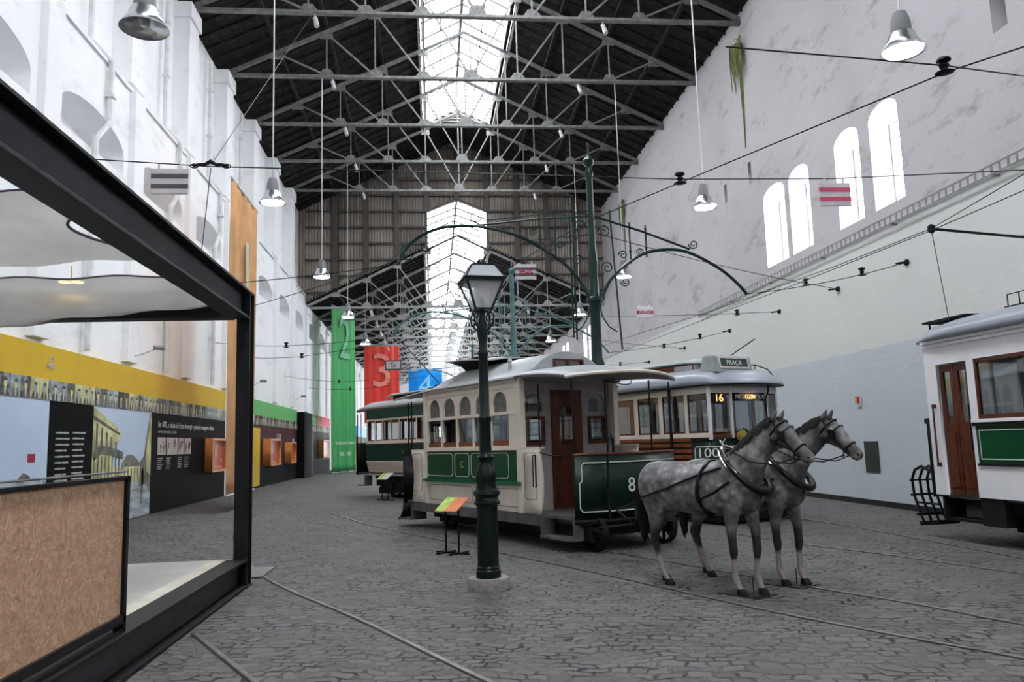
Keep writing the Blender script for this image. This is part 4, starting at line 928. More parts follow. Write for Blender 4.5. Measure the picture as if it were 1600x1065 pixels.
for k, (y, z) in enumerate([(22.15,13.2),(37.2,12.8)]):
    t = thing('wall_weed', ('green weed and moss hanging below the eaves on the right wall' if k == 0 else 'smaller patch of weed at the far top of the right wall'), 'plant', (XR,y,z))
    rnd = random.Random(5+k); m1 = MB(); m2 = MB()
    for q in range(90):
        a = rnd.uniform(-.45,.45); l = rnd.uniform(.3,1.1); zz = rnd.uniform(-.1,.6)
        m1.tube([(-.02,a*.6,zz),(-.16,a,zz+.05-.1*l),(-.12,a*1.1,zz-l)], [.012,.014,.004], 4, cap=False)
    m1.obj('hanging_leaves', 'fern', t)
    pts = []
    m2.rings([[(-.01,-.12+w_*.02,zq),(-.035,0,zq),(-.01,.12-w_*.02,zq)] for w_, zq in ((0,.2),(1,-.5),(0,-1.2),(2,-1.7),(4,-2.5),(5,-2.9))], cap=False, closed=False); m2.obj('moss_streak', 'moss', t)
# surveillance arms on the left wall
for k, (y, z) in enumerate([(18.0,3.75),(29.0,3.9),(38.0,3.9)]):
    t = thing('wall_camera', 'small security camera on a bent arm above the exhibition panels, %s from the pavilion' % ORD[k], 'camera', (XL,y,z))
    MB().tube([(0,0,0),(.25,.0,.03),(.55,.15,.18)], .014, 6).obj('arm', 'rod', t, smooth=True); MB().tube([(.5,.1,.2),(.68,.22,.2)], .05, 10).obj('camera_body', 'grey_cap', t, smooth=True)
# rails let into the floor
def rail(label, pts, z=0):
    t = thing('tram_rail', label, 'rail', (pts[0][0],pts[0][1],0))
    o = Vector((pts[0][0],pts[0][1],0)); P = []
    n = len(pts)
    for i in range(n-1):
        p0,p1,p2,p3 = [Vector((*pts[max(0,min(n-1,k))],0)) for k in (i-1,i,i+1,i+2)]
        for q in range(8): u = q/8; P.append(.5*((2*p1)+(-p0+p2)*u+(2*p0-5*p1+4*p2-p3)*u*u+(-p0+3*p1-3*p2+p3)*u**3))
    P.append(Vector((*pts[-1],0)))
    a = []; b = []
    for i, p in enumerate(P):
        d = (P[min(i+1,len(P)-1)]-P[max(i-1,0)]).normalized(); nn = Vector((-d.y,d.x,0)); z = Vector((0,0,floor_z(p.x)))
        a.append([p-nn*.02+z-o, p+nn*.02+z-o, p+nn*.02+z-o+Vector((0,0,.006)), p-nn*.02+z-o+Vector((0,0,.006))])
        b.append([p+nn*.02+z-o, p+nn*.042+z-o, p+nn*.042+z-o+Vector((0,0,.003)), p+nn*.02+z-o+Vector((0,0,.003))])
    MB().rings(a).obj('rail_head', 'rail', t); MB().rings(b).obj('rail_groove', 'groove', t); return t
rail('bright steel rail crossing the foreground setts towards the lower centre', [(.9,4.6),(.34,5.61),(-.7,7.75),(-2.06,10.38),(-3.2,13.6),(-4.0,17.2),(-4.2,21.5)])
rail('short length of rail emerging below the pavilion beam', [(-.85,5.1),(-1.29,5.95),(-2.13,7.52)])
rail('shiny rail under the near horse running to the lower right corner', [(4.7,4.1),(4.09,5.35),(3.63,6.14),(3.05,7.23),(2.48,8.55),(1.95,9.75),(1.1,11.6),(.1,13.8),(-1.2,16.6),(-2.6,20.5)])
rail('pale rail under the farther horse running to the right edge', [(5.6,4.9),(4.8,6.24),(4.48,7.11),(3.96,8.18),(3.4,9.5),(2.6,11.3),(1.6,13.6),(.2,17)])
rail('rail passing behind the farther horse towards the white tram', [(7.0,6.6),(6.44,8.37),(5.96,9.91),(5.42,11.3),(4.9,13.1)])
rail('rail beside the right hand white tram', [(7.25,8.2),(7.22,10.6),(7.19,12.45),(7.12,13.77),(6.6,17)])
rail('far rail curving across the floor in front of the dark green tram', [(-4.1,21.34),(-3.1,18.9),(-1.9,16.6),(-.43,14.46)])
# information stands
def info(label, loc, rz, w=.42, cards=('lime','orangecard')):
    t = thing('information_stand', label, 'information stand', loc, rz)
    def T_(u, v, z): return (u*w, v, z)
    for i, (a, b, m) in enumerate(((-.5,-.08,cards[0]),(-.08,.5,cards[1]))):
        MB().rings([[(a*w,-.14,.62+e),(b*w,-.14,.62+e),(b*w,.14,.80+e),(a*w,.14,.80+e)] for e in (0,.012)]).obj('text_card', m, t)
    for s in (-1,1): MB().bar((s*w*.3,0,.02),(s*w*.3,0,.70),.022).obj('leg', 'iron', t)
    MB().bar((-w*.75,0,.012),(w*.75,0,.012),.03,.024).obj('foot', 'iron', t); MB().bar((-w*.3,-.2,.012),(-w*.3,.2,.012),.03,.024).obj('foot', 'iron', t); MB().bar((w*.3,-.2,.012),(w*.3,.2,.012),.03,.024).obj('foot', 'iron', t)
    return t
info('black information stand with a lime and orange card beside tram number 8', (.27,12.0,0), R(-45), .44)
info('black information stand with a pale card in front of the dark green tram', (-1.45,24.4,0), R(-50), .5, ('lime','signwhite'))
# ------------------------------------------------------------------ trams
UX, UY, UZ = (1,0,0), (0,1,0), (0,0,1)
def wheel(t, x, y, r=.38, m='under'):
    mb = MB()
    def ring(ra, rb, w, n=28):
        rg = []
        for k in range(n+1):
            a = 2*PI*k/n; c, s_ = math.cos(a), math.sin(a)
            rg.append([(x+ra*c,y-w/2,r+ra*s_),(x+rb*c,y-w/2,r+rb*s_),(x+rb*c,y+w/2,r+rb*s_),(x+ra*c,y+w/2,r+ra*s_)])
        mb.rings(rg, cap=False)
    ring(r*.82, r, .09); ring(.01, r*.22, .12)
    for k in range(8):
        a = 2*PI*k/8; mb.bar((x+.05*math.cos(a),y,r+.05*math.sin(a)),(x+r*.85*math.cos(a),y,r+r*.85*math.sin(a)),.035,.03)
    return mb.obj('wheel', m, t, smooth=True)
def truck(t, x0, x1, W, z0, z1, wx, r=.38):
    mb = MB()
    mb.box((x0,.22,z0),(x1,.30,z1)).box((x0,W-.30,z0),(x1,W-.22,z1))
    for x in (x0+.1, (x0+x1)/2, x1-.1): mb.box((x-.06,.22,z0),(x+.06,W-.22,z1))
    for x in wx:
        mb.cbox((x,.2,r),(.2,.12,.2)); mb.cbox((x,W-.2,r),(.2,.12,.2)); mb.tube([(x,.2,r),(x,W-.2,r)], .05, 8)
        mb.bar((x-.32,.2,z1-.05),(x,.2,r+.08),.04); mb.bar((x+.32,.2,z1-.05),(x,.2,r+.08),.04)
    mb.bar((x0+.3,.24,z0-.02),(x1-.3,.24,z0-.02),.04); 
    mb.obj('running_gear', 'under', t)
    for x in wx: wheel(t, x, .32, r); wheel(t, x, W-.32, r)
def curve_panel(name, path, z0, z1, m, t, thick=.03, n=6):
    P = smooth2(path, n); mb = MB()
    mb.rings([[(p[0],p[1],z0) for p in P],[(p[0],p[1],z1) for p in P]], cap=False, closed=False)
    return mb.obj(name, m, t, smooth=True, solid=thick)
def smooth2(pts, q=6):
    out = []; n = len(pts)
    for i in range(n-1):
        p0,p1,p2,p3 = [Vector((*pts[max(0,min(n-1,k))],0)) for k in (i-1,i,i+1,i+2)]
        for k in range(q): u = k/q; out.append(.5*((2*p1)+(-p0+p2)*u+(2*p0-5*p1+4*p2-p3)*u*u+(-p0+3*p1-3*p2+p3)*u**3))
    out.append(Vector((*pts[-1],0))); return out
def curve_line(name, path, off, zs, m, t, r=.008):
    """a lining line on a curved panel: path in plan, list of (fraction, z)"""
    P = smooth2(path, 12); L = len(P)-1
    def at(f): i = min(int(f*L), L-1); q = f*L-i; return P[i].lerp(P[i+1], q)
    pts = []
    for (f0, za), (f1, zb) in zip(zs, zs[1:]+zs[:1]):
        for k in range(10): q = k/10; p = at(f0+(f1-f0)*q); pts.append((p.x+off[0], p.y+off[1], za+(zb-za)*q))
    pts.append(pts[0])
    return MB().tube(pts, r, 5, cap=False).obj(name, m, t)
def arch_roof(name, rows, m, t, n=16, solid=.04):
    """rows: (x, y0, y1, zeave, zcrown, power)"""
    rg = []
    for (x, y0, y1, ze, zc, pw) in rows:
        rg.append([(x+0, (y0+y1)/2-(y1-y0)/2*math.cos(PI*k/n), ze+(zc-ze)*(math.sin(PI*k/n)**pw)) for k in range(n+1)])
    return MB().rings(rg, cap=False, closed=False).obj(name, m, t, smooth=True, solid=solid)

# --- number 8, the horse tram
t8 = thing('horse_tram', 'green and cream horse tram number 8 with arched windows behind the two horses', 'tram', (2.053,11.353,0), math.atan2(-.889,.4578))
W = 2.0
wins = [(-4.68+.592*i+.035, -4.68+.592*(i+1)-.035) for i in range(5)]
for y, s in ((0.02,-1),(W-.02,1)):
    sheet('side_panel', rect(-4.74,1.5,-1.48,2.62), [rect(a,1.56,b,2.06) for a,b in wins]+[arch((a+b)/2-.215,2.12,(a+b)/2+.215,2.26,.2) for a,b in wins], .04, 'cream', t8, (0,y,0), UX, UZ)
    yo = y+s*.02
    MB().box((-4.80,min(yo,yo+s*.03),1.485),(-1.34,max(yo,yo+s*.03),1.525)).obj('waist_rail', 'cream', t8)
    MB().box((-4.76,min(y,y+s*.025),.97),(-1.40,max(y,y+s*.025),1.485)).obj('green_panel', 'green', t8)
    MB().box((-4.80,min(y,y+s*.08),.925),(-1.38,max(y,y+s*.08),.955)).box((-4.80,min(y,y+s*.05),.955),(-1.38,max(y,y+s*.05),.985)).obj('green_moulding', 'green3', t8)
    MB().rings([[(x,y+s*.02,.93),(x,y-s*.10,.93),(x,y-s*.12,.5),(x,y-s*.0,.5)] for x in (-4.74,-1.36)]).obj('rocker_panel', 'cream', t8)
    MB().box((-5.35,min(y-.03,y+.03),.33),(-.88,max(y-.03,y+.03),.50)).obj('sole_bar', 'sillgrey', t8)
    c = MB(); c.box((-4.76,min(yo,yo+s*.02),2.50),(-1.3,max(yo,yo+s*.02),2.53)).box((-4.78,min(yo,yo+s*.05),2.59),(-1.3,max(yo,yo+s*.05),2.64)); 
    for a, b in wins: c.box((a-.05,min(yo,yo+s*.015),1.53),(a-.035,max(yo,yo+s*.015),2.07)) 
    c.box((-4.7,min(yo,yo+s*.015),2.07),(-1.5,max(yo,yo+s*.015),2.10))
    c.obj('moulding', 'cream', t8)
    MB().box((-1.50,y-.05,.5),(-1.36,y+.05,2.60)).obj('corner_post', 'cream', t8); MB().box((-4.80,y-.05,.5),(-4.70,y+.05,2.60)).obj('corner_post', 'cream', t8)
    sa = MB(); gl = MB(); fz = MB()
    for a, b in wins:
        sa.box((a,y-.012,1.56),(b,y+.012,1.645))
        gl.quad((a,y-s*.005,1.6),(b,y-s*.005,1.6),(b,y-s*.005,2.06),(a,y-s*.005,2.06))
        fz.quad(*[(p[0],y-s*.01,p[1]) for p in arch((a+b)/2-.215,2.12,(a+b)/2+.215,2.26,.2)])
    sa.obj('window_sash', 'orange_wood', t8); gl.obj('window_glass', 'tram_glass', t8); fz.obj('arched_fanlight', 'frosted', t8)
    # curved platform side panels, front and rear
    for a, b in ((-1.34,-.88),(-5.35,-4.82)):
        p = MB(); p.rings([[(x,y+s*(.03-.05*math.sin(PI*(z-.5))),z) for z in (.5,.7,.9,1.1,1.3,1.5)] for x in (a,b)], cap=False, closed=False); p.obj('platform_side', 'cream', t8, smooth=True, solid=.04)
        MB().box((a-.02,y-.05,1.5),(b+.02,y+.05,1.525)).obj('side_capping', 'cream', t8)
        outline(notch(a+.07,.72,b-.07,1.44,.04), .008, 'dark_line', t8, (0,y+s*.055,0) if s > 0 else (0,y-.055,0), UX, UZ)
ynl = -.008
for a, b in ((-4.70,-3.68),(-3.60,-3.08),(-3.0,-1.78)):
    outline(notch(a,1.03,b,1.44,.05), .014, 'cream_line', t8, (0,ynl,0), UX, UZ)
outline(notch(-1.70,1.03,-1.56,1.44,.03), .01, 'green3', t8, (0,ynl,0), UX, UZ)
for a, b in ((-4.62,-3.0),(-2.9,-1.52)): outline(notch(a,.58,b,.86,.04), .008, 'dark_line', t8, (0,.0,0), UX, UZ)
text('C', .17, 'gold', t8, (-3.33,-.014,1.24), UX, UZ, 'emblem', .004)
outline([(-.99,.92),(-.92,.92),(-.92,1.4),(-.99,1.4)], .014, 'iron', t8, (0,-.07,0), UX, UZ, 'grab_handle', .014)
# bulkheads
BH = [rect(.10,1.55,.52,2.02), arch(.13,2.10,.49,2.24,.15), rect(.66,.52,1.30,2.46), rect(1.44,1.55,1.86,2.02), arch(1.47,2.10,1.83,2.24,.15)]
for x in (-1.5,-4.74):
    sheet('bulkhead', rect(.04,.5,1.96,2.6), BH, .04, 'soffit', t8, (x,0,0), UY, UZ)
    for a in (.10,1.44):
        f = sheet('bulkhead_sash', rect(a,1.55,a+.42,2.02), [rect(a+.05,1.60,a+.37,1.97)], .05, 'mahog', t8, (x+.02,0,0), UY, UZ)
        MB().quad((x,a+.03,1.57),(x,a+.39,1.57),(x,a+.39,2.0),(x,a+.03,2.0)).obj('pane', 'tram_glass', f)
        MB().quad(*[(x,p[0],p[1]) for p in arch(a+.03,2.10,a+.39,2.24,.15)]).obj('arched_pane', 'tram_glass', f)
        g = MB(); 
        if x > -2:
            for k in range(4): g.bar((x+.05,a-.02,1.62+.1*k),(x+.05,a+.44,1.62+.1*k),.008)
            g.obj('guard_bars', 'iron', f)
    d = sheet('saloon_door', rect(.66,.52,1.30,2.46), [arch(.83,1.55,1.13,2.02,.17)], .045, 'mahog', t8, (x+.02,0,0), UY, UZ)
    MB().quad(*[(x+.02,p[0],p[1]) for p in arch(.83,1.55,1.13,2.02,.17)]).box((x+.01,.83,1.93),(x+.03,1.13,1.96)).obj('door_glass', 'tram_glass', d)
    MB().box((x+.04,.72,.62),(x+.05,1.24,1.42)).obj('door_panel', 'mahog', d)
MB().box((-5.9,.08,.45),(.0,1.92,.50)).obj('floor_deck', 'sillgrey', t8)
MB().box((-4.7,.06,.82),(-1.54,.50,.87)).box((-4.7,1.5,.82),(-1.54,1.94,.87)).box((-4.7,.06,.9),(-1.54,.1,1.45)).box((-4.7,1.9,.9),(-1.54,1.94,1.45)).obj('bench', 'seat', t8)
# dash
DP = [(-.05,.0),(.10,.28),(.18,.7),(.20,1.0),(.18,1.3),(.10,1.72),(-.05,2.0)]
curve_panel('dash_panel', DP, .47, 1.38, 'green2', t8)
curve_line('dash_lining', DP, (.022,-.004), [(.07,.58),(.05,.63),(.05,.98),(.07,1.02),(.07,1.24),(.09,1.28),(.93,1.28),(.95,1.24),(.95,.63),(.93,.58)], 'numeral', t8, .009)
P = smooth2(DP, 8); MB().tube([(p.x,p.y,1.40) for p in P], .022, 8).obj('dash_rail', 'mahog', t8, smooth=True)
MB().tube([(p.x-.02,p.y,.44) for p in P], .045, 8).obj('bumper_beam', 'under', t8, smooth=True)
text('8', .30, 'numeral', t8, (.225,.86,.93), UY, UZ, 'fleet_number', .006)
def pole(x, y, a, b, r=.014, m='iron'): return MB().tube([(x,y,a),(x,y,b)], r, 8).obj('canopy_pole', m, t8, smooth=True)
for x, y, a in ((-.88,.0,1.5),(-.06,.03,1.4),(.14,.5,.5),(.17,1.35,1.4),(-.05,1.98,1.4),(-5.75,.1,1.4),(-5.95,.9,1.4),(-5.75,1.9,1.4),(-5.38,0.0,1.5)): pole(x, y, a, 2.5)
pole(.22,.42,.45,1.4,.02)
MB().tube([(.05,.68,.5),(.05,.68,1.62)], .02, 8).tube([(.05,.68,1.6),(.12,.6,1.66),(.18,.5,1.6),(.2,.47,1.52)], .018, 8).tube([(-.02,.78,1.5),(.1,.62,1.5)], .012, 6).obj('brake_handle', 'iron', t8, smooth=True)
MB().tube([(-.88+.83*k/10,0,1.44-.05*math.sin(PI*k/10)) for k in range(11)], .012, 6).obj('door_rope', 'leather', t8, smooth=True)
MB().tube([(-.4+.3*math.sin(k/3),.9+.06*k,2.55-.1*math.sin(PI*k/8)) for k in range(9)], .008, 5).obj('bell_cord', 'leather', t8, smooth=True)
# steps
s = MB(); s.box((-.86,-.06,.17),(-.06,.28,.20)).box((-.88,-.04,.17),(-.85,.3,.46)).box((-.07,-.04,.17),(-.04,.3,.46)).box((-.86,.26,.2),(-.06,.29,.46)); s.obj('step_well', 'sillgrey', t8)
MB().box((-.84,-.065,.165),(-.08,-.045,.205)).obj('step_edge', 'rail', t8)
s = MB(); s.box((-5.95,-.06,.14),(-5.4,.28,.17)).box((-5.4,-.04,.14),(-5.37,.3,.46)).box((-5.9,.26,.17),(-5.4,.29,.46)); s.obj('step_well', 'sillgrey', t8)
# rear dash
RP = [(-5.75,-.02),(-5.92,.3),(-6.0,1.0),(-5.92,1.7),(-5.75,2.02)]
curve_panel('rear_dash', RP, .42, 1.40, 'black_steel', t8)
s = MB(); s.rings([[(-5.70,y,.45),(-5.74,y,.3),(-5.86,y,.16),(-5.96,y,.12)] for y in (-.06,.34)], cap=False, closed=False); s.obj('step_apron', 'black_steel', t8, smooth=True, solid=.02)
MB().tube([(-5.97,-.06,.12),(-5.97,.34,.12)], .012, 6).obj('step_edge', 'chrome', t8)
MB().lathe([(.05,-.04),(.1,-.03),(.1,.03),(.05,.04)], (-6.1,.7,.42), 14, ax='x').obj('buffer', 'iron', t8, smooth=True)
truck(t8, -4.9, .12, 2.0, .22, .36, (-.02,-4.4), .265)
MB().box((-4.6,.5,.1),(-4.1,1.5,.3)).box((-3.4,.4,.12),(-1.6,1.6,.34)).obj('brake_gear', 'under', t8)
b = MB(); b.tube([(.47+.0*k,.95+.09*math.cos(PI*k/6),.38+.11*math.sin(PI*k/6)) for k in range(13)], .03, 6); b.bar((.1,.95,.42),(.47,.95,.42),.06); b.tube([(.47,.88,.3),(.48,.9,.16),(.48,.98,.16),(.47,1.02,.3)], .012, 5); b.tube([(.2,.2,.36),(.2,1.7,.36)], .025, 6); b.obj('draw_hook', 'iron', t8, smooth=True)
# roof
def r8(x, ze, zs, zc, w=0):      # one rib of the roof section
    pr = [(-.10,ze),(.10,ze+.06),(.30,zs)]+[(.30+1.4*k/10, zs+(zc-zs)*math.sin(PI*k/10)**.75) for k in range(1,10)]+[(1.70,zs),(1.90,ze+.06),(2.10,ze)]
    return [(x,y,z) for y,z in pr]
MB().rings([r8(-1.40,2.64,2.80,3.10),r8(-4.2,2.64,2.80,3.10)], cap=False, closed=False).obj('main_roof', 'roof_grey', t8, smooth=True, solid=.03)
MB().rings([r8(-4.2,2.64,2.80,3.10),r8(-4.7,2.63,2.77,3.0),r8(-5.3,2.60,2.69,2.82),r8(-6.05,2.56,2.60,2.66)], cap=False, closed=False).obj('rear_hood', 'roof_grey', t8, smooth=True, solid=.03)
fg = [(y,z) for _,y,z in r8(0,2.64,2.80,3.09)]
sheet('roof_front_gable', fg+[(2.06,2.6),(-.06,2.6)], [rect(.72,2.80,.98,2.95),rect(1.02,2.80,1.28,2.95)], .03, 'roof_grey', t8, (-1.41,0,0), UY, UZ)
sheet('gable_light', rect(.68,2.77,1.32,2.98), [rect(.72,2.80,.98,2.95),rect(1.02,2.80,1.28,2.95)], .05, 'mahog', t8, (-1.40,0,0), UY, UZ)
MB().quad((-1.41,.7,2.8),(-1.41,1.3,2.8),(-1.41,1.3,2.95),(-1.41,.7,2.95)).obj('gable_pane', 'tram_glass', t8)
def hood(a, b):
    y = -.10+2.2*b; bow = math.sin(PI*b); x = -1.42+(1.42-.05+.42*bow**.8)*a
    return (x, y, 2.66-.10*a*a+bow**.8*(.17-.10*a*a))
MB().grid(hood, 14, 20).obj('front_hood', 'roof_grey', t8, smooth=True, solid=.02)
MB().grid(lambda a,b: tuple(Vector(hood(a*.985,b*.98+.01))-Vector((0,0,.035))), 14, 20).obj('hood_soffit', 'soffit', t8, smooth=True, solid=.01)
MB().tube([tuple(Vector(hood(1,k/24))-Vector((0,0,.015))) for k in range(25)], .028, 8).obj('hood_edge', 'cream', t8, smooth=True)
MB().grid(lambda a,b: (-4.4+1.6*a, .28+1.44*b, 3.20+.07*math.sin(PI*b)-.12*a*a), 8, 12).obj('roof_vent_board', 'roof_grey', t8, smooth=True, solid=.025)
MB().rings([[(-3.75-hx,1-hy,z),(-3.75+hx,1-hy,z),(-3.75+hx,1+hy,z),(-3.75-hx,1+hy,z)] for hx,hy,z in ((.34,.42,2.9),(.36,.44,3.02),(.42,.5,3.10),(.56,.62,3.17),(.62,.68,3.19))]).obj('vent_throat', 'under', t8, smooth=True)  # black colour stands in for the shade under the overhanging board
MB().lathe([(.035,0),(.03,.15),(.05,.17),(.03,.2),(0,.22)], (-2.2,.35,2.84), 10).obj('chimney', 'roof_grey', t8, smooth=True)

# --- generic electric car
def car(label, loc, rz, W, x0, x1, wins, z, mats, two=True):
    """z: dict of heights; wins: list of (a,b); near side at y=0"""
    t = thing('electric_tram', label, 'tram', loc, rz)
    for y, s in ((.02,-1),(W-.02,1)):
        yo = y+s*.02
        sheet('side_panel', rect(x0,z['sill'],x1,z['eave']), [rect(a,z['w0'],b,z['w1']) for a,b in wins], .04, mats['upper'], t, (0,y,0), UX, UZ)
        if mats.get('letter'): MB().box((x0,min(y,yo+s*.012),z['w1']+.06),(x1,max(y,yo+s*.012),z['eave']-.02)).obj('letter_board', mats['letter'], t)
        MB().box((x0-.01,min(y,y+s*.05),z['sill']-.03),(x1+.01,max(y,y+s*.05),z['sill']+.03)).obj('waist_rail', mats['rail'], t)
        MB().box((x0,min(y,y+s*.03),z['mid']),(x1,max(y,y+s*.03),z['sill']-.03)).obj('upper_side_panel', mats['mid'], t)
        MB().box((x0,min(y,y+s*.045),z['mid']-.04),(x1,max(y,y+s*.045),z['mid'])).obj('side_moulding', mats['mould'], t)
        MB().rings([[(x,y+s*.02,z['mid']-.04),(x,y-s*.06,z['low']),(x,y-s*.10,z['low']),(x,y-s*.04,z['mid']-.04)] for x in (x0,x1)]).obj('lower_side_panel', mats['low'], t)
        fr = MB(); gl = MB()
        for a, b in wins:
            w = .018
            fr.box((a,y-.015,z['w0']),(a+w,y+.015,z['w1'])).box((b-w,y-.015,z['w0']),(b,y+.015,z['w1'])).box((a,y-.015,z['w0']),(b,y+.015,z['w0']+w*1.8)).box((a,y-.015,z['w1']-w),(b,y+.015,z['w1']))
            gl.quad((a,y,z['w0']),(b,y,z['w0']),(b,y,z['w1']),(a,y,z['w1']))
        fr.obj('window_sash', mats['sash'], t); gl.obj('window_glass', 'tram_glass', t)
    MB().box((x0,.06,z['floor']-.05),(x1,W-.06,z['floor'])).obj('floor_deck', 'sillgrey', t)
    b = MB()
    for x in [w[0]+.1 for w in wins[::1]]:
        b.box((x,.15,z['floor']+.4),(x+.35,.75,z['floor']+.45)).box((x,.15,z['floor']+.4),(x+.04,.75,z['floor']+.9)).box((x,W-.75,z['floor']+.4),(x+.35,W-.15,z['floor']+.45)).box((x,W-.75,z['floor']+.4),(x+.04,W-.15,z['floor']+.9))
    b.obj('bench', 'seat', t)
    return t
def bulk(t, x, W, z, m='mahog'):
    sheet('bulkhead', rect(.04,z['floor'],W-.04,z['eave']), [rect(.15,z['w0'],W*.33,z['w1']), rect(W*.37,z['w0']-.1,W*.63,z['w1']), rect(W*.67,z['w0'],W-.15,z['w1'])], .04, m, t, (x,0,0), UY, UZ)

# --- dark green tram at the left rear
zl = dict(floor=.8, low=.69, mid=1.16, sill=1.73, w0=1.80, w1=2.44, eave=2.82)
tl = car('dark green and cream tram standing behind the horse tram at left', (-2.153,26.389,0), math.atan2(-.8435,.537), 2.1, 0, 4.7, [(.07+.51*i+.025,.07+.51*(i+1)-.02) for i in range(9)], zl, dict(upper='cream', letter='navy', rail='cream', mid='navy', mould='cream', low='cream', sash='mahog'))
for x in (0.02, 4.68): bulk(tl, x, 2.1, zl)
pl_ = MB()
for k in range(3): pl_.box((0,-.004-.02*k*.0,.80+.1*k),(4.7,.004,.806+.1*k))
pl_.obj('plank_lines', 'dark_line', tl)
text('6', .16, 'gold', tl, (2.35,-.03,1.45), UX, UZ, 'emblem')
for sx, x in ((-1,0),(1,4.7)):
    D = [(x+sx*.7,0),(x+sx*.92,.4),(x+sx*.98,1.05),(x+sx*.92,1.7),(x+sx*.7,2.1)]
    curve_panel('dash_panel', D, .70, 1.72, 'black_steel', tl)
    MB().tube([(p.x,p.y,1.74) for p in smooth2(D)], .02, 6).obj('dash_rail', 'iron', tl, smooth=True)
    MB().box((min(x,x+sx*.9),.05,.72),(max(x,x+sx*.9),2.05,.78)).obj('platform_floor', 'sillgrey', tl)
    for y in (.03,2.07): MB().tube([(x+sx*.7,y,.8),(x+sx*.7,y,2.7)], .018, 6).tube([(x+sx*.45,y,.8),(x+sx*.45,y,2.7)], .014, 6).obj('canopy_pole', 'iron', tl)
    MB().lathe([(.06,-.03),(.12,0),(.06,.03)], (x+sx*1.15,1.05,.62), 12, ax='x').bar((x+sx*.9,1.05,.62),(x+sx*1.15,1.05,.62),.06).obj('coupler', 'iron', tl)
    s = MB(); s.box((min(x+sx*.1,x+sx*.6),-.04,.35),(max(x+sx*.1,x+sx*.6),.25,.39)).box((min(x+sx*.1,x+sx*.14),-.02,.35),(max(x+sx*.1,x+sx*.14),.25,.7)); s.obj('step', 'sillgrey', tl)
arch_roof('roof', [(-1.05,.25,1.85,2.78,2.86,.8),(-.7,.0,2.1,2.80,2.95,.8),(0,-.08,2.18,2.83,3.12,.8),(4.7,-.08,2.18,2.83,3.12,.8),(5.4,.0,2.1,2.80,2.95,.8),(5.75,.25,1.85,2.78,2.86,.8)], 'roof_grey', tl)
MB().box((.9,.5,3.0),(4.2,1.6,3.24)).obj('clerestory', 'under', tl)
arch_roof('clerestory_roof', [(.55,.45,1.65,3.20,3.22,.8),(.95,.32,1.78,3.24,3.32,.8),(4.1,.32,1.78,3.24,3.32,.8),(4.4,.45,1.65,3.2,3.22,.8)], 'roof_grey', tl, solid=.03)
tb = MB(); tb.cbox((2.9,1.05,3.36),(.7,.5,.05)); tb.cbox((2.9,1.05,3.42),(.25,.3,.1)); tb.tube([(2.9,1.05,3.46),(.6,1.05,5.05)], .018, 6); tb.lathe([(.03,-.03),(.05,0),(.03,.03)], (.6,1.05,5.05), 10); tb.obj('trolley_pole', 'iron', tl)
truck(tl, .5, 4.2, 2.1, .22, .6, (1.3,3.4), .38); MB().box((.1,.3,.35),(4.6,1.8,.68)).obj('underframe', 'under', tl)
MB().box((-.1,.5,.1),(.4,1.6,.3)).obj('lifeguard', 'under', tl)

# --- tram 100 behind the horses
z1c = dict(floor=.75, low=.55, mid=1.15, sill=1.62, w0=1.68, w1=2.42, eave=2.56)
t1 = car('dark green tram number 100 with a roof destination box, behind the horses', (5.17,14.3,0), math.atan2(-.889,.4578), 1.9, -5.2, 0, [(-.56,-.06),(-1.25,-.65),(-1.98,-1.36),(-2.72,-2.10),(-3.46,-2.84),(-4.2,-3.58),(-4.94,-4.32)], z1c, dict(upper='cream', letter=None, rail='cream', mid='planks', mould='cream', low='cream', sash='mahog'))
sl_ = MB()
for k in range(4): sl_.box((-5.2,-.03,1.20+.11*k),(-.5,.0,1.265+.11*k))
sl_.obj('side_slats', 'orange_wood', t1)
bulk(t1, -.02, 1.9, z1c); bulk(t1, -5.18, 1.9, z1c)
FP = [(0,0),(.12,.45),(.18,.95),(.12,1.45),(0,1.9)]
AP = [(-.46,-.02),(-.1,-.03),(.10,.18),(.26,.95),(.10,1.72),(-.1,1.93),(-.46,1.92)]
curve_panel('apron', AP, .48, 1.53, 'green2', t1)
curve_line('apron_lining', AP, (.015,-.02), [(.04,.62),(.04,1.38),(.06,1.42),(.94,1.42),(.96,1.38),(.96,.62)], 'numeral', t1, .011)
MB().tube([(p.x,p.y,1.55) for p in smooth2(AP)], .022, 6).obj('apron_rail', 'iron', t1, smooth=True)
text('100', .25, 'numeral', t1, (-.05,-.06,1.30), (.46,.22,0), UZ, 'fleet_number', .006, sx=1.2)
text('100', .25, 'numeral', t1, (.3,.95,1.12), UY, UZ, 'fleet_number', .006, sx=1.0)
# vestibule posts, rails and panes
P = smooth2(FP, 8)
for y_ in (0,8,24,32):
    p = P[y_]; MB().cbox((p.x,p.y,2.05),(.05,.05,1.0)).obj('vestibule_post', 'white_paint', t1)
curve_panel('vestibule_header', FP, 2.42, 2.57, 'white_paint', t1); curve_panel('vestibule_sill', FP, 1.53, 1.64, 'mahog', t1)
curve_panel('windscreen', FP, 1.64, 2.42, 'tram_glass', t1, 0)
for (a, b) in ((0,8),(8,24),(24,32)):
    f = MB(); q = P[a:b+1]; f.tube([(p.x-.01,p.y,1.68) for p in q], .018, 5).tube([(p.x-.01,p.y,2.40) for p in q], .014, 5); f.obj('windscreen_frame', 'mahog', t1)
nd = MB(); nd.cbox((.05,.17,2.32),(.03,.28,.2)); nd.obj('route_number_box', 'under', t1)
text('16', .2, 'litsign', t1, (.075,.19,2.32), (.25,1,0), UZ, 'route_number', .004)
nd = MB(); nd.cbox((.14,.92,2.34),(.03,.86,.15)); nd.obj('destination_blind', 'under', t1)
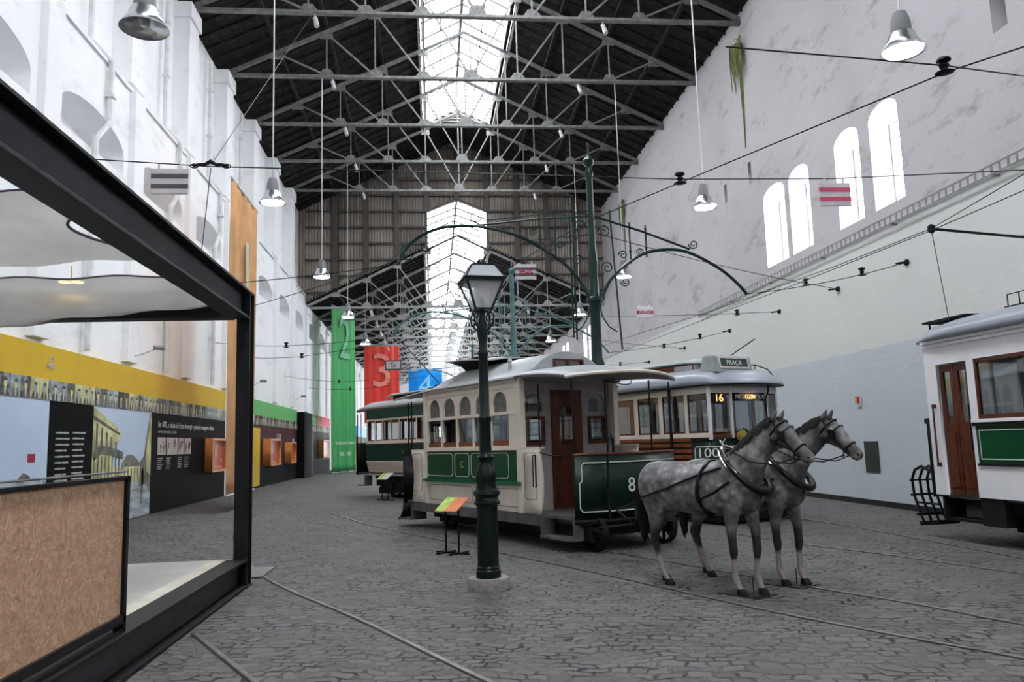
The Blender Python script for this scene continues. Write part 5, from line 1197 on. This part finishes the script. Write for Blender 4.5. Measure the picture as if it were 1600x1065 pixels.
text('MAT', .125, 'numeral', t1, (.20,.62,2.34), UY, UZ, 'destination_lettering', .004, sx=.95)
text('OZIN', .125, 'litsign', t1, (.20,.92,2.34), UY, UZ, 'lit_destination_lettering', .004, sx=.95)
text('HOS', .125, 'numeral', t1, (.20,1.21,2.34), UY, UZ, 'destination_lettering', .004, sx=.95)
arch_roof('roof', [(-6.3,.2,1.7,2.5,2.6,.8),(-5.6,-.06,1.96,2.55,2.8,.7),(-5.0,-.1,2.0,2.58,2.96,.7),(-.4,-.1,2.0,2.58,2.96,.7),(0,-.08,1.98,2.57,2.9,.7),(.25,.05,1.85,2.56,2.78,.7),(.42,.35,1.55,2.55,2.64,.7),(.50,.8,1.1,2.545,2.56,.7)], 'roof_gloss', t1, 24)
MB().tube([(p[0],p[1],2.57) for p in [(-5,-.11),(-.4,-.11),(0,-.09),(.26,.05),(.43,.35),(.51,.8),(.51,1.1),(.43,1.55),(.26,1.85),(0,1.99)]], .02, 6).obj('gutter', 'iron', t1, smooth=True)
bx = MB(); bx.rings([[(-.32,y0,2.84),(.12,y0,2.80),(.06,y0+s_*.03,3.14),(-.24,y0+s_*.03,3.16)] for y0,s_ in ((.12,1),(1.18,-1))]); ob = bx.obj('destination_box', 'greybox', t1, bevel=.03)
VV = (-.176,0,1)
sheet('box_frame', rect(.24,.09,1.06,.32), [rect(.275,.125,1.025,.285)], .024, 'signwhite', ob, (.122,0,2.8), UY, VV)
sheet('box_glass', rect(.27,.12,1.03,.29), [], .012, 'signgreen', ob, (.124,0,2.8), UY, VV)
text('PRAÇA', .13, 'numeral', ob, (.098,.65,3.0), UY, VV, 'destination_lettering', .003, sx=1.05)
cl = MB(); cl.box((-4.9,.45,2.85),(-.75,1.45,3.06)); cl.obj('clerestory', 'orange_wood', t1); MB().box((-.76,.45,2.85),(-.74,1.45,3.06)).box((-1.3,.44,2.88),(-.8,.46,3.04)).obj('clerestory_end', 'white_paint', t1)
arch_roof('clerestory_roof', [(-5.2,.5,1.4,3.05,3.08,.8),(-4.9,.33,1.57,3.07,3.17,.8),(-.9,.33,1.57,3.07,3.17,.8),(-.5,.5,1.4,3.04,3.07,.8)], 'roof_grey', t1, solid=.03)
MB().tube([(-.3,1.0,3.0),(.05,1.3,2.98),(.1,1.6,2.9),(.1,1.85,2.7)], .012, 6).tube([(.0,1.35,2.98),(.0,1.35,2.85)], .01, 5).tube([(.17,1.5,2.58),(.2,1.45,2.45),(.15,1.42,2.3),(.16,1.42,1.7)], .016, 6).obj('roof_grab_rail', 'iron', t1, smooth=True)
MB().tube([(-.15,.8,3.15),(.05,1.35,3.5)], .012, 5).obj('trolley_rope_arm', 'iron', t1)
MB().lathe([(.09,-.05),(.11,0),(.1,.05),(.03,.06)], (.30,.5,1.60), 14, ax='x').obj('headlamp', 'gold', t1, smooth=True)
MB().tube([(.2,.75,1.58),(.2,.75,1.72),(.26,.6,1.74)], .016, 6).bar((.0,.5,1.66),(.1,1.2,1.66),.03).obj('brake_handle', 'iron', t1)
truck(t1, -4.6, -.5, 1.9, .2, .5, (-1.5,-3.4), .36); MB().box((-5.0,.2,.3),(-.2,1.7,.55)).obj('underframe', 'under', t1)
MB().box((-.45,-.05,.06),(.35,1.9,.34)).obj('lifeguard', 'under', t1)
MB().box((-1.1,-.04,.28),(-.5,.3,.32)).obj('step', 'sillgrey', t1)
MB().tube([(-.98,-.06,.3),(-.98,-.06,2.55)], .03, 8).obj('door_post', 'iron', t1)

# --- white tram at the right edge
zr = dict(floor=.68, low=.745, mid=1.13, sill=1.67, w0=1.735, w1=2.57, eave=2.90)
W3 = 1.75
t3 = thing('electric_tram', 'white and green tram with wooden folding doors cut by the right edge', 'tram', (7.43,11.16,0), math.atan2(-.997,.076))
wn = [(.98+1.02*i, 1.90+1.02*i) for i in range(5)]
for y, s in ((.02,-1),(W3-.02,1)):
    yo = y+s*.02
    sheet('side_panel', rect(0,.66,6.2,2.90), [rect(.24,.66,.84,2.56)]+[rect(a,1.735,b,2.57) for a,b in wn], .04, 'white_paint', t3, (0,y,0), UX, UZ) if True else None
    MB().box((.88,min(y,yo+s*.03),1.64),(6.2,max(y,yo+s*.03),1.68)).box((.90,min(y,yo+s*.025),1.10),(6.2,max(y,yo+s*.025),1.13)).obj('black_moulding', 'under', t3)
    MB().box((.92,min(y,yo+s*.012),1.13),(6.2,max(y,yo+s*.012),1.64)).obj('green_panel', 'green', t3)
    MB().box((.86,min(y,yo+s*.04),1.69),(6.2,max(y,yo+s*.04),1.73)).obj('window_sill', 'white_paint', t3)
    MB().box((0,min(y,yo+s*.03),2.82),(6.2,max(y,yo+s*.03),2.85)).box((0,min(y,yo+s*.045),2.88),(6.2,max(y,yo+s*.045),2.92)).obj('cornice', 'white_paint', t3)
    fr = MB(); gl = MB()
    for a, b in wn:
        w = .05; fr.box((a,y-.02,1.735),(a+w,y+.02,2.57)).box((b-w,y-.02,1.735),(b,y+.02,2.57)).box((a,y-.02,1.735),(b,y+.02,1.735+w*1.2)).box((a,y-.02,2.57-w),(b,y+.02,2.57)); gl.quad((a,y,1.735),(b,y,1.735),(b,y,2.57),(a,y,2.57))
    fr.obj('window_sash', 'mahog', t3); gl.obj('window_glass', 'tram_glass', t3)
outline([(.98,1.19),(5.9,1.19),(5.9,1.58),(.98,1.58)], .014, 'cream_line', t3, (0,-.018,0), UX, UZ)
for a, b in ((.25,.53),(.545,.83)):
    d = sheet('folding_door', rect(a,.68,b,2.55), [rect(a+.07,1.70,b-.07,2.44)], .035, 'mahog', t3, (0,.06,0), UX, UZ)
    MB().quad((a+.07,.06,1.70),(b-.07,.06,1.70),(b-.07,.06,2.44),(a+.07,.06,2.44)).obj('door_glass', 'tram_glass', d)
    MB().box((a+.06,.03,.78),(b-.06,.045,1.55)).obj('door_panel', 'mahog', d)
MB().tube([(.16,-.05,1.1),(.16,-.05,1.95)], .014, 8).cbox((.16,-.03,1.1),(.04,.05,.06)).cbox((.16,-.03,1.95),(.04,.05,.06)).obj('grab_rail', 'mahog', t3)
MB().tube([(.86,-.04,1.3),(.86,-.04,1.95)], .012, 8).obj('grab_rail', 'iron', t3)
sheet('end_panel', rect(.04,.66,W3-.04,2.9), [rect(.12,1.8,.58,2.6),rect(.62,1.8,W3-.62,2.6),rect(W3-.58,1.8,W3-.12,2.6)], .04, 'white_paint', t3, (0,0,0), UY, UZ)
MB().quad((0,.1,1.8),(0,W3-.1,1.8),(0,W3-.1,2.6),(0,.1,2.6)).obj('end_glass', 'tram_glass', t3)
curve_panel('end_apron', [(-.02,.0),(-.14,.3),(-.18,W3/2),(-.14,W3-.3),(-.02,W3)], .62, 1.70, 'green', t3)
MB().box((-.05,-.02,.62),(-.02,.03,1.7)).box((-.09,-.02,1.70),(.0,.05,1.78)).obj('apron_edge', 'under', t3)
MB().box((0,.06,.62),(6.2,W3-.06,.68)).obj('floor_deck', 'sillgrey', t3)
b = MB()
for k in range(6): b.box((1.2+.8*k,.2,1.1),(1.6+.8*k,.7,1.15)).box((1.2+.8*k,.2,1.1),(1.24+.8*k,.7,1.6))
b.obj('bench', 'seat', t3)
arch_roof('roof', [(-.45,.35,1.4,2.93,2.98,.8),(-.22,.08,1.67,2.92,3.08,.75),(.15,-.06,1.81,2.92,3.2,.7),(.6,-.08,1.83,2.92,3.26,.7),(6.2,-.08,1.83,2.92,3.26,.7)], 'roof_gloss', t3, 24)
rk = MB(); rk.box((-.15,.15,3.22),(.75,.62,3.25)).obj('roof_board', 'under', t3)
rk = MB()
for x in (-.05,.3,.65): rk.bar((x,.2,3.0),(x,.2,3.23),.02).bar((x,.58,3.1),(x,.58,3.23),.02)
rk.obj('board_leg', 'iron', t3)
tb = MB(); tb.box((1.25,.35,3.22),(2.6,.95,3.26)); tb.lathe([(.22,0),(.24,.05),(.2,.12),(.08,.14)], (1.7,.65,3.27), 18)
for x in (1.3,1.5,1.9,2.1): tb.bar((x,.37,3.26),(x,.37,3.42),.012); 
tb.bar((1.3,.37,3.42),(2.1,.37,3.42),.012); tb.bar((1.3,.93,3.42),(2.1,.93,3.42),.012)
for y in (.6,.72): tb.tube([(1.7,y,3.38),(1.68,y,3.6),(1.6,y,3.66),(1.52,y,3.62),(1.5,y,3.54)], .022, 8)
tb.tube([(1.75,.66,3.5),(3.4,.66,3.9)], .025, 8); tb.obj('trolley_base', 'iron', t3)
truck(t3, 1.2, 6.0, W3, .22, .6, (2.15,4.6), .36); MB().box((.9,.15,.45),(6.0,W3-.15,.74)).box((.0,.3,.45),(.9,W3-.3,.6)).obj('underframe', 'under', t3)
MB().box((.15,.02,.30),(.88,.32,.34)).box((.12,.0,.30),(.16,.34,.64)).obj('step', 'under', t3); MB().box((.2,.3,.34),(.8,.33,.62)).obj('step_riser', 'sillgrey', t3); MB().box((.84,.02,.28),(1.25,.5,.72)).obj('toolbox', 'under', t3)
for k in range(5):
    y = .05+.13*k; MB().tube([(-.14,y,.98),(-.34,y,1.06),(-.50,y,1.0),(-.58,y,.86),(-.56,y,.6),(-.48,y,.4),(-.40,y,.22)], .022, 6).obj('lifeguard_bar', 'iron', t3, smooth=True)
lg = MB(); lg.tube([(-.57,.0,.62),(-.57,.65,.62)], .02, 6).tube([(-.46,.0,.33),(-.46,.65,.33)], .025, 6).tube([(-.4,0,.2),(-.4,.65,.2)], .035, 6).tube([(-.57,.0,.84),(-.57,.65,.84)], .015, 6)
lg.bar((-.1,.1,.5),(-.55,.1,.5),.03).bar((-.1,.55,.4),(-.5,.55,.4),.03).bar((-.1,.1,.25),(-.42,.1,.2),.05); lg.obj('lifeguard', 'iron', t3, smooth=True)
MB().lathe([(.05,-.05),(.09,0),(.09,.05)], (-.26,.3,1.18), 12, ax='x').bar((-.15,.3,1.15),(-.25,.3,1.15),.03).bar((-.26,.3,1.1),(-.3,.3,1.0),.02).obj('headlamp', 'iron', t3, smooth=True)
# ------------------------------------------------------------------ the two grey horses
TR = [(-.385,1.10,.05,.05),(-.35,1.10,.19,.14),(-.25,1.09,.265,.21),(-.08,1.09,.285,.255),(.12,1.085,.275,.26),(.32,1.055,.27,.27),(.5,1.05,.285,.28),(.7,1.075,.30,.265),(.88,1.09,.29,.235),(1.02,1.07,.25,.20),(1.13,1.04,.19,.15),(1.20,1.03,.10,.08)]
def trunk(x):
    for a, b in zip(TR[:-1], TR[1:]):
        if a[0] <= x <= b[0]: q = (x-a[0])/(b[0]-a[0]); return [a[i]+(b[i]-a[i])*q for i in range(4)]
    return list(TR[0] if x < TR[0][0] else TR[-1])
def side_y(x, z, off=.014):
    _, zc, hz, hy = trunk(x); q = max(0, 1-((z-zc)/hz)**2); return -(hy*math.sqrt(q)+off)
def ell(c, ax, hb, hy, n=20, egg=0):
    """ring centred c perpendicular to ax (in XZ), half size hb along the in-plane normal, hy across"""
    ax = Vector((ax[0],0,ax[1])).normalized(); up = Vector((-ax.z,0,ax.x)); out = []
    for k in range(n):
        a = 2*PI*k/n; s_ = math.sin(a); w_ = hy*(1-egg*s_)
        out.append(Vector((c[0],c[2] if len(c) > 2 else 0,c[1])) + up*hb*s_ + Vector((0,w_*math.cos(a),0)))
    return out
def make_horse_mesh():
    mb = MB()
    mb.rings([ell((x,zc),(1,0),hz,hy,24,.06) for x,zc,hz,hy in TR])
    nk = [(.86,1.14,.30,.17),(1.0,1.27,.265,.15),(1.09,1.38,.205,.12),(1.18,1.49,.155,.092),(1.27,1.60,.128,.078),(1.335,1.665,.115,.07),(1.38,1.71,.09,.06)]
    mb.rings([ell((x,z),(.64,.77),hb,hy,20,.15) for x,z,hb,hy in nk])
    hd = [(1.345,1.735,.05,.045),(1.37,1.70,.105,.07),(1.42,1.655,.125,.086),(1.47,1.61,.122,.088),(1.53,1.56,.098,.078),(1.585,1.51,.078,.062),(1.64,1.46,.066,.052),(1.69,1.42,.062,.052),(1.735,1.385,.056,.05),(1.765,1.36,.036,.034),(1.775,1.35,.01,.012)]
    mb.rings([ell((x,z),(.74,-.67),hb,hy,20,0) for x,z,hb,hy in hd])
    # brow ridges and jaw
    for s in (-1,1):
        mb.lathe([(.0,-.035),(.028,-.02),(.034,0),(.028,.02),(0,.035)], (1.475,s*.068,1.655), 10)
        mb.lathe([(.0,-.06),(.05,-.03),(.06,0),(.05,.03),(0,.06)], (1.40,s*.045,1.60), 12)
        # ears
        mb.tube([(1.385,s*.05,1.76),(1.40,s*.062,1.80),(1.425,s*.066,1.85),(1.45,s*.06,1.895)], [.03,.032,.022,.004], 8)
        # shoulder and haunch muscle
        mb.rings([ell((x,z,s*.12),(.2,-1),hb,hy,14) for x,z,hb,hy in [(.93,1.22,.06,.03),(.92,1.12,.15,.10),(.94,1.0,.17,.11),(.96,.88,.11,.085),(.96,.8,.05,.05)]])
        mb.rings([ell((x,z,s*.115),(.1,-1),hb,hy,14) for x,z,hb,hy in [(-.13,1.30,.08,.05),(-.14,1.18,.18,.115),(-.13,1.02,.20,.13),(-.12,.9,.15,.10),(-.12,.82,.08,.07)]])
    def leg(P, y, yend):
        n = len(P); mb.rings([[Vector((x+rx*math.cos(2*PI*k/12), y+(yend-y)*i/(n-1)+ry*math.sin(2*PI*k/12), z)) for k in range(12)] for i,(x,z,rx,ry) in enumerate(P)])
    for s, dx in ((-1,-.06),(1,.06)):
        leg([(.95,1.0,.13,.08),(.95+dx*.3,.86,.10,.075),(.955+dx*.6,.76,.078,.062),(.965+dx,.64,.056,.05),(.97+dx,.52,.046,.043),(.975+dx,.465,.05,.047),(.975+dx,.42,.047,.045),(.97+dx,.37,.034,.033),(.97+dx,.25,.030,.029),(.97+dx,.175,.035,.034),(.98+dx,.14,.042,.038),(1.0+dx,.09,.034,.034),(1.02+dx,.055,.042,.042),(1.02+dx,.04,.035,.035)], s*.135, s*.10)
    for s, dx in ((-1,.11),(1,-.10)):
        leg([(-.13,1.0,.17,.10),(-.13+dx*.2,.86,.145,.095),(-.15+dx*.4,.75,.105,.075),(-.20+dx*.7,.63,.072,.055),(-.25+dx,.53,.055,.045),(-.265+dx,.47,.052,.045),(-.245+dx,.41,.042,.038),(-.22+dx,.33,.034,.031),(-.185+dx,.22,.031,.029),(-.165+dx,.16,.038,.035),(-.15+dx,.13,.042,.037),(-.125+dx,.085,.034,.034),(-.10+dx,.05,.042,.042),(-.10+dx,.04,.035,.035)], s*.135, s*.10)
    tmp = mb.obj('tmp_horse', 'coat', None)
    m1 = tmp.modifiers.new('r', 'REMESH'); m1.mode = 'VOXEL'; m1.voxel_size = .013
    m2 = tmp.modifiers.new('s', 'SMOOTH'); m2.factor = .5; m2.iterations = 9
    dg = bpy.context.evaluated_depsgraph_get(); me = bpy.data.meshes.new_from_object(tmp.evaluated_get(dg)); bpy.data.objects.remove(tmp)
    me.polygons.foreach_set('use_smooth', [True]*len(me.polygons)); me.name = 'horse_body'; return me
hs = thing('horse', '', 'horse', (2.65,8.785,0), math.atan2(-.838,.545), 'grey horses harnessed to the tram')
hb_ = link('body', make_horse_mesh(), hs)
for s, x, nm in ((-1,.965,'f'),(1,1.085,'f'),(-1,.015,'h'),(1,-.195,'h')):
    y = s*.10
    MB().rings([[(x+dx+rx*math.cos(2*PI*k/16), y+ry*math.sin(2*PI*k/16), z) for k in range(16)] for z,rx,ry,dx in ((0,.062,.055,.012),(.012,.062,.055,.012),(.065,.044,.042,-.004),(.07,.03,.03,-.004))]).obj('hoof', 'hoof', hs, smooth=True)
mb = MB(); rnd = random.Random(2)
def crest(t):      # along the neck crest from poll to withers
    P = [(1.37,1.80),(1.30,1.775),(1.18,1.685),(1.07,1.585),(.96,1.49),(.86,1.44)]
    i = min(int(t*5), 4); q = t*5-i; return (P[i][0]+(P[i+1][0]-P[i][0])*q, P[i][1]+(P[i+1][1]-P[i][1])*q)
for k in range(70):
    t = k/69*.93; x, z = crest(t); l = .05+.05*rnd.random(); sd = -1 if rnd.random() < .8 else 1
    mb.tube([(x+.01,sd*.004,z+.008),(x-.015,sd*.035,z-.0),(x-.025,sd*(.055+.02*t),z-l*.7),(x-.02,sd*(.075+.02*t),z-l-.01)], [.012,.016,.013,.004], 5)
mb.tube([(crest(k/20*.95)[0],0,crest(k/20*.95)[1]-.004) for k in range(21)], .018, 8)
for k in range(7): mb.tube([(1.38,.01*(k-3),1.80),(1.43,.012*(k-3),1.79),(1.475,.012*(k-3),1.73)], [.012,.012,.004], 5)
mb.obj('mane', 'mane', hs, smooth=True)
mb = MB()
for k in range(26):
    a = 2*PI*k/26; rr = .02+.03*rnd.random(); mb.tube([(-.35,0,1.27),(-.41,rr*.6*math.sin(a),1.2),(-.43+rr*math.cos(a),rr*math.sin(a),1.0),(-.43+rr*math.cos(a)*1.2,rr*math.sin(a)*1.3,.72),(-.41+rr*math.cos(a)*.7,rr*math.sin(a)*.8,.5-.1*rnd.random())], [.02,.02,.018,.016,.004], 5)
mb.obj('tail', 'mane', hs, smooth=True)
for s in (-1,1):
    mb = MB(); mb.lathe([(0,-.017),(.012,-.012),(.018,0),(.012,.012),(0,.017)], (1.485,s*.082,1.632), 12); mb.obj('eye', 'eye', hs, smooth=True)
    mb = MB(); mb.tube([(1.735,s*.040,1.405),(1.745,s*.047,1.40),(1.755,s*.043,1.39)], [.006,.012,.006], 8); mb.obj('nostril', 'eye', hs, smooth=True)
MB().tube([(1.70,-.046,1.365),(1.735,-.035,1.352),(1.757,0,1.345),(1.735,.035,1.352),(1.70,.046,1.365)], .005, 5).obj('mouth_line', 'eye', hs)
# harness
col = MB(); C0 = Vector((1.04,0,1.265)); upv = Vector((-.74,0,.67)); 
def collar_pt(a, g=0): return C0 + upv*(.325+g)*math.sin(a) + Vector((0,(.205+g)*math.cos(a)*(1-.18*math.sin(a)),0))
ax_ = Vector((.67,0,.74))
col.tube([collar_pt(2*PI*k/40) for k in range(41)], [.030+.010*math.sin(-2*PI*k/40) for k in range(41)], 10, cap=False); col.obj('collar', 'leather', hs, smooth=True)
hm = MB()
for s in (-1,1):
    hm.tube([collar_pt(PI/2+s*(.05+a*.12),.03)+ax_*.03 for a in range(0,15)], .013, 7); hm.tube([collar_pt(PI/2+s*(.05+a*.12),.045)-ax_*.012 for a in range(0,12)], .007, 6)
    hm.tube([collar_pt(PI/2+s*.03,.02), collar_pt(PI/2+s*.03,.02)+Vector((-.02,s*.02,.07)), collar_pt(PI/2,.02)+Vector((-.01,s*.05,.10))], [.012,.012,.009], 7)
hm.obj('hames', 'chrome', hs, smooth=True)
st = MB()
def hug(pts, side=-1, off=.013):
    out = []
    for (x0,z0),(x1,z1) in zip(pts[:-1], pts[1:]):
        for k in range(8): q = k/8; x = x0+(x1-x0)*q; z = z0+(z1-z0)*q; out.append((x, -side*side_y(x,z,off) if side > 0 else side_y(x,z,off), z))
    x, z = pts[-1]; out.append((x, (-1 if side > 0 else 1)*side_y(x,z,off), z)); return out
for s in (-1,1):
    f = lambda P: [(p[0], p[1] if s < 0 else -p[1], p[2]) for p in P]
    tr_ = f(hug([(.86,1.30),(.60,1.22),(.2,1.08),(-.2,.97),(-.36,.93)])); st.tube(tr_+[(-.8,.3 if s > 0 else -.05,.78),(-1.9,1.45,.42)], .014, 6)
    st.tube(f(hug([(.98,1.16),(.82,1.05),(.66,.98),(.60,.95)])), .013, 6)
    st.tube(f(hug([(.64,1.345),(.62,1.2),(.60,1.0),(.64,.86),(.70,.80)])), .016, 6)
_, zc, hz, hy = trunk(.63); st.tube([(.63,(hy+.012)*math.cos(2*PI*k/36),zc+(hz+.012)*math.sin(2*PI*k/36)) for k in range(37)], .012, 6, cap=False)
st.tube([(.72,-.02,.78),(.95,0,.82),(1.15,0,.93),(1.24,0,1.05)], .012, 6)
st.obj('harness_strap', 'leather', hs, smooth=True)
br = MB(); HA = Vector((.74,0,-.67)); HU = Vector((.67,0,.74))
def head_ring(c, hb, hy, w=.010, n=20): br.tube([Vector((c[0],0,c[1]))+HU*hb*math.sin(2*PI*k/n)+Vector((0,hy*math.cos(2*PI*k/n),0)) for k in range(n+1)], w, 6, cap=False)
head_ring((1.625,1.475), .074, .062); head_ring((1.405,1.675), .125, .092, .011); head_ring((1.47,1.615), .128, .094, .007)
for s in (-1,1):
    br.tube([(1.40,s*.08,1.76),(1.45,s*.097,1.63),(1.56,s*.076,1.50),(1.625,s*.06,1.43)], .010, 6); br.tube([(1.625,s*.06,1.43),(1.66,s*.056,1.40)], .012, 6)
    br.tube([(1.625+.028*math.cos(k),s*.064,1.405+.028*math.sin(k)) for k in [2*PI*q/12 for q in range(13)]], .006, 5)
    br.tube([(1.625,s*.066,1.40),(1.45,s*.14,1.33),(1.2,s*.17,1.36),(.98,s*.12,1.46)], .008, 5)
br.obj('bridle', 'leather', hs, smooth=True)
for s in (-1,1):
    o = MB().rings([[(1.45,s*.098,1.67),(1.45,s*.100,1.58),(1.45,s*.094,1.575)],[(1.535,s*.112,1.645),(1.535,s*.112,1.555),(1.535,s*.106,1.55)]], cap=False, closed=False).obj('blinker', 'leather', hs, smooth=False, solid=.008)
MB().cbox((.96,0,.004),(.5,.34,.008)).tube([(1.04,.0,0),(1.04,0,.18)], .005, 5).obj('floor_bracket', 'iron', hs)
hs['label'] = 'dapple grey horse in black harness, nearer to the camera with two legs in front'
def stretch(root, dx):
    for ch in root.children:
        ch.data = ch.data.copy()
        for v in ch.data.vertices:
            x, z = v.co.x, v.co.z
            if ch.name.startswith('tail') or z < 1.0: continue
            t = max(0, min(1, (x-.95)/.5))*max(0, min(1, (z-1.1)/.4)); v.co.x += dx*t*t*(3-2*t)
h2 = dup(hs, (3.26,9.16,0), None, 'dapple grey horse in black harness, farther one, half hidden behind its partner')
stretch(hs, .06); stretch(h2, .13)
hs.scale = h2.scale = (.985,.985,.985)
for r, dz in ((h2, R(2.5)),): r.rotation_euler[2] += dz

# ------------------------------------------------------------------ camera, sky, exposure
cam = bpy.data.cameras.new('camera'); co_ = bpy.data.objects.new('camera', cam); COL.objects.link(co_); SC.camera = co_
cam.sensor_width = 36; cam.lens = 1226.56/1600*36; cam.clip_start = .05; cam.clip_end = 300
yaw, pit, rol = .104, .1291, -.0303
cy, sy, cp, sp, cr, sr = math.cos(yaw), math.sin(yaw), math.cos(pit), math.sin(pit), math.cos(rol), math.sin(rol)
fwd = Vector((sy*cp, cy*cp, sp)); right = Vector((cy,-sy,0)); up = right.cross(fwd)
r2 = right*cr+up*sr; u2 = right*(-sr)+up*cr
mm = Matrix(((r2.x,u2.x,-fwd.x,0),(r2.y,u2.y,-fwd.y,0),(r2.z,u2.z,-fwd.z,1.6),(0,0,0,1)))
co_.matrix_world = mm
wd = bpy.data.worlds.new('overcast sky'); SC.world = wd; wd.use_nodes = True
bg = wd.node_tree.nodes['Background']; bg.inputs[0].default_value = (.93,.96,1,1); bg.inputs[1].default_value = 11.0
def portal(name, loc, rot, sx, sy):
    l = bpy.data.lights.new(name, 'AREA'); l.shape = 'RECTANGLE'; l.size = sx; l.size_y = sy; l.cycles.is_portal = True
    o = bpy.data.objects.new(name, l); COL.objects.link(o); o.location = loc; o.rotation_euler = rot; return o
portal('skylight_portal', (CX,(YB+38.2)/2,17.5), (0,0,0), 3.6, 38.2-YB)
portal('skylight_portal', (CX,(YG+YE)/2,12.3), (0,0,0), 3.5, YE-YG)
for a, b in RW1+RW2: portal('window_portal', (XR+.72,(a+b)/2,7.48), (0,R(90),0), 2.3, b-a)
portal('end_opening_portal', (1.75,YE+.5,3), (R(90),0,0) , 4.5, 6)
SC.cycles.max_bounces = 7; SC.cycles.diffuse_bounces = 4; SC.cycles.glossy_bounces = 3; SC.cycles.transparent_max_bounces = 16; SC.cycles.transmission_bounces = 4
SC.cycles.use_denoising = True; SC.cycles.sample_clamp_indirect = 8; SC.cycles.caustics_reflective = False; SC.cycles.caustics_refractive = False
vs = SC.view_settings; vs.view_transform = 'Standard'; vs.look = 'None'; vs.exposure = 0.75; vs.gamma = 1; vs.use_curve_mapping = False
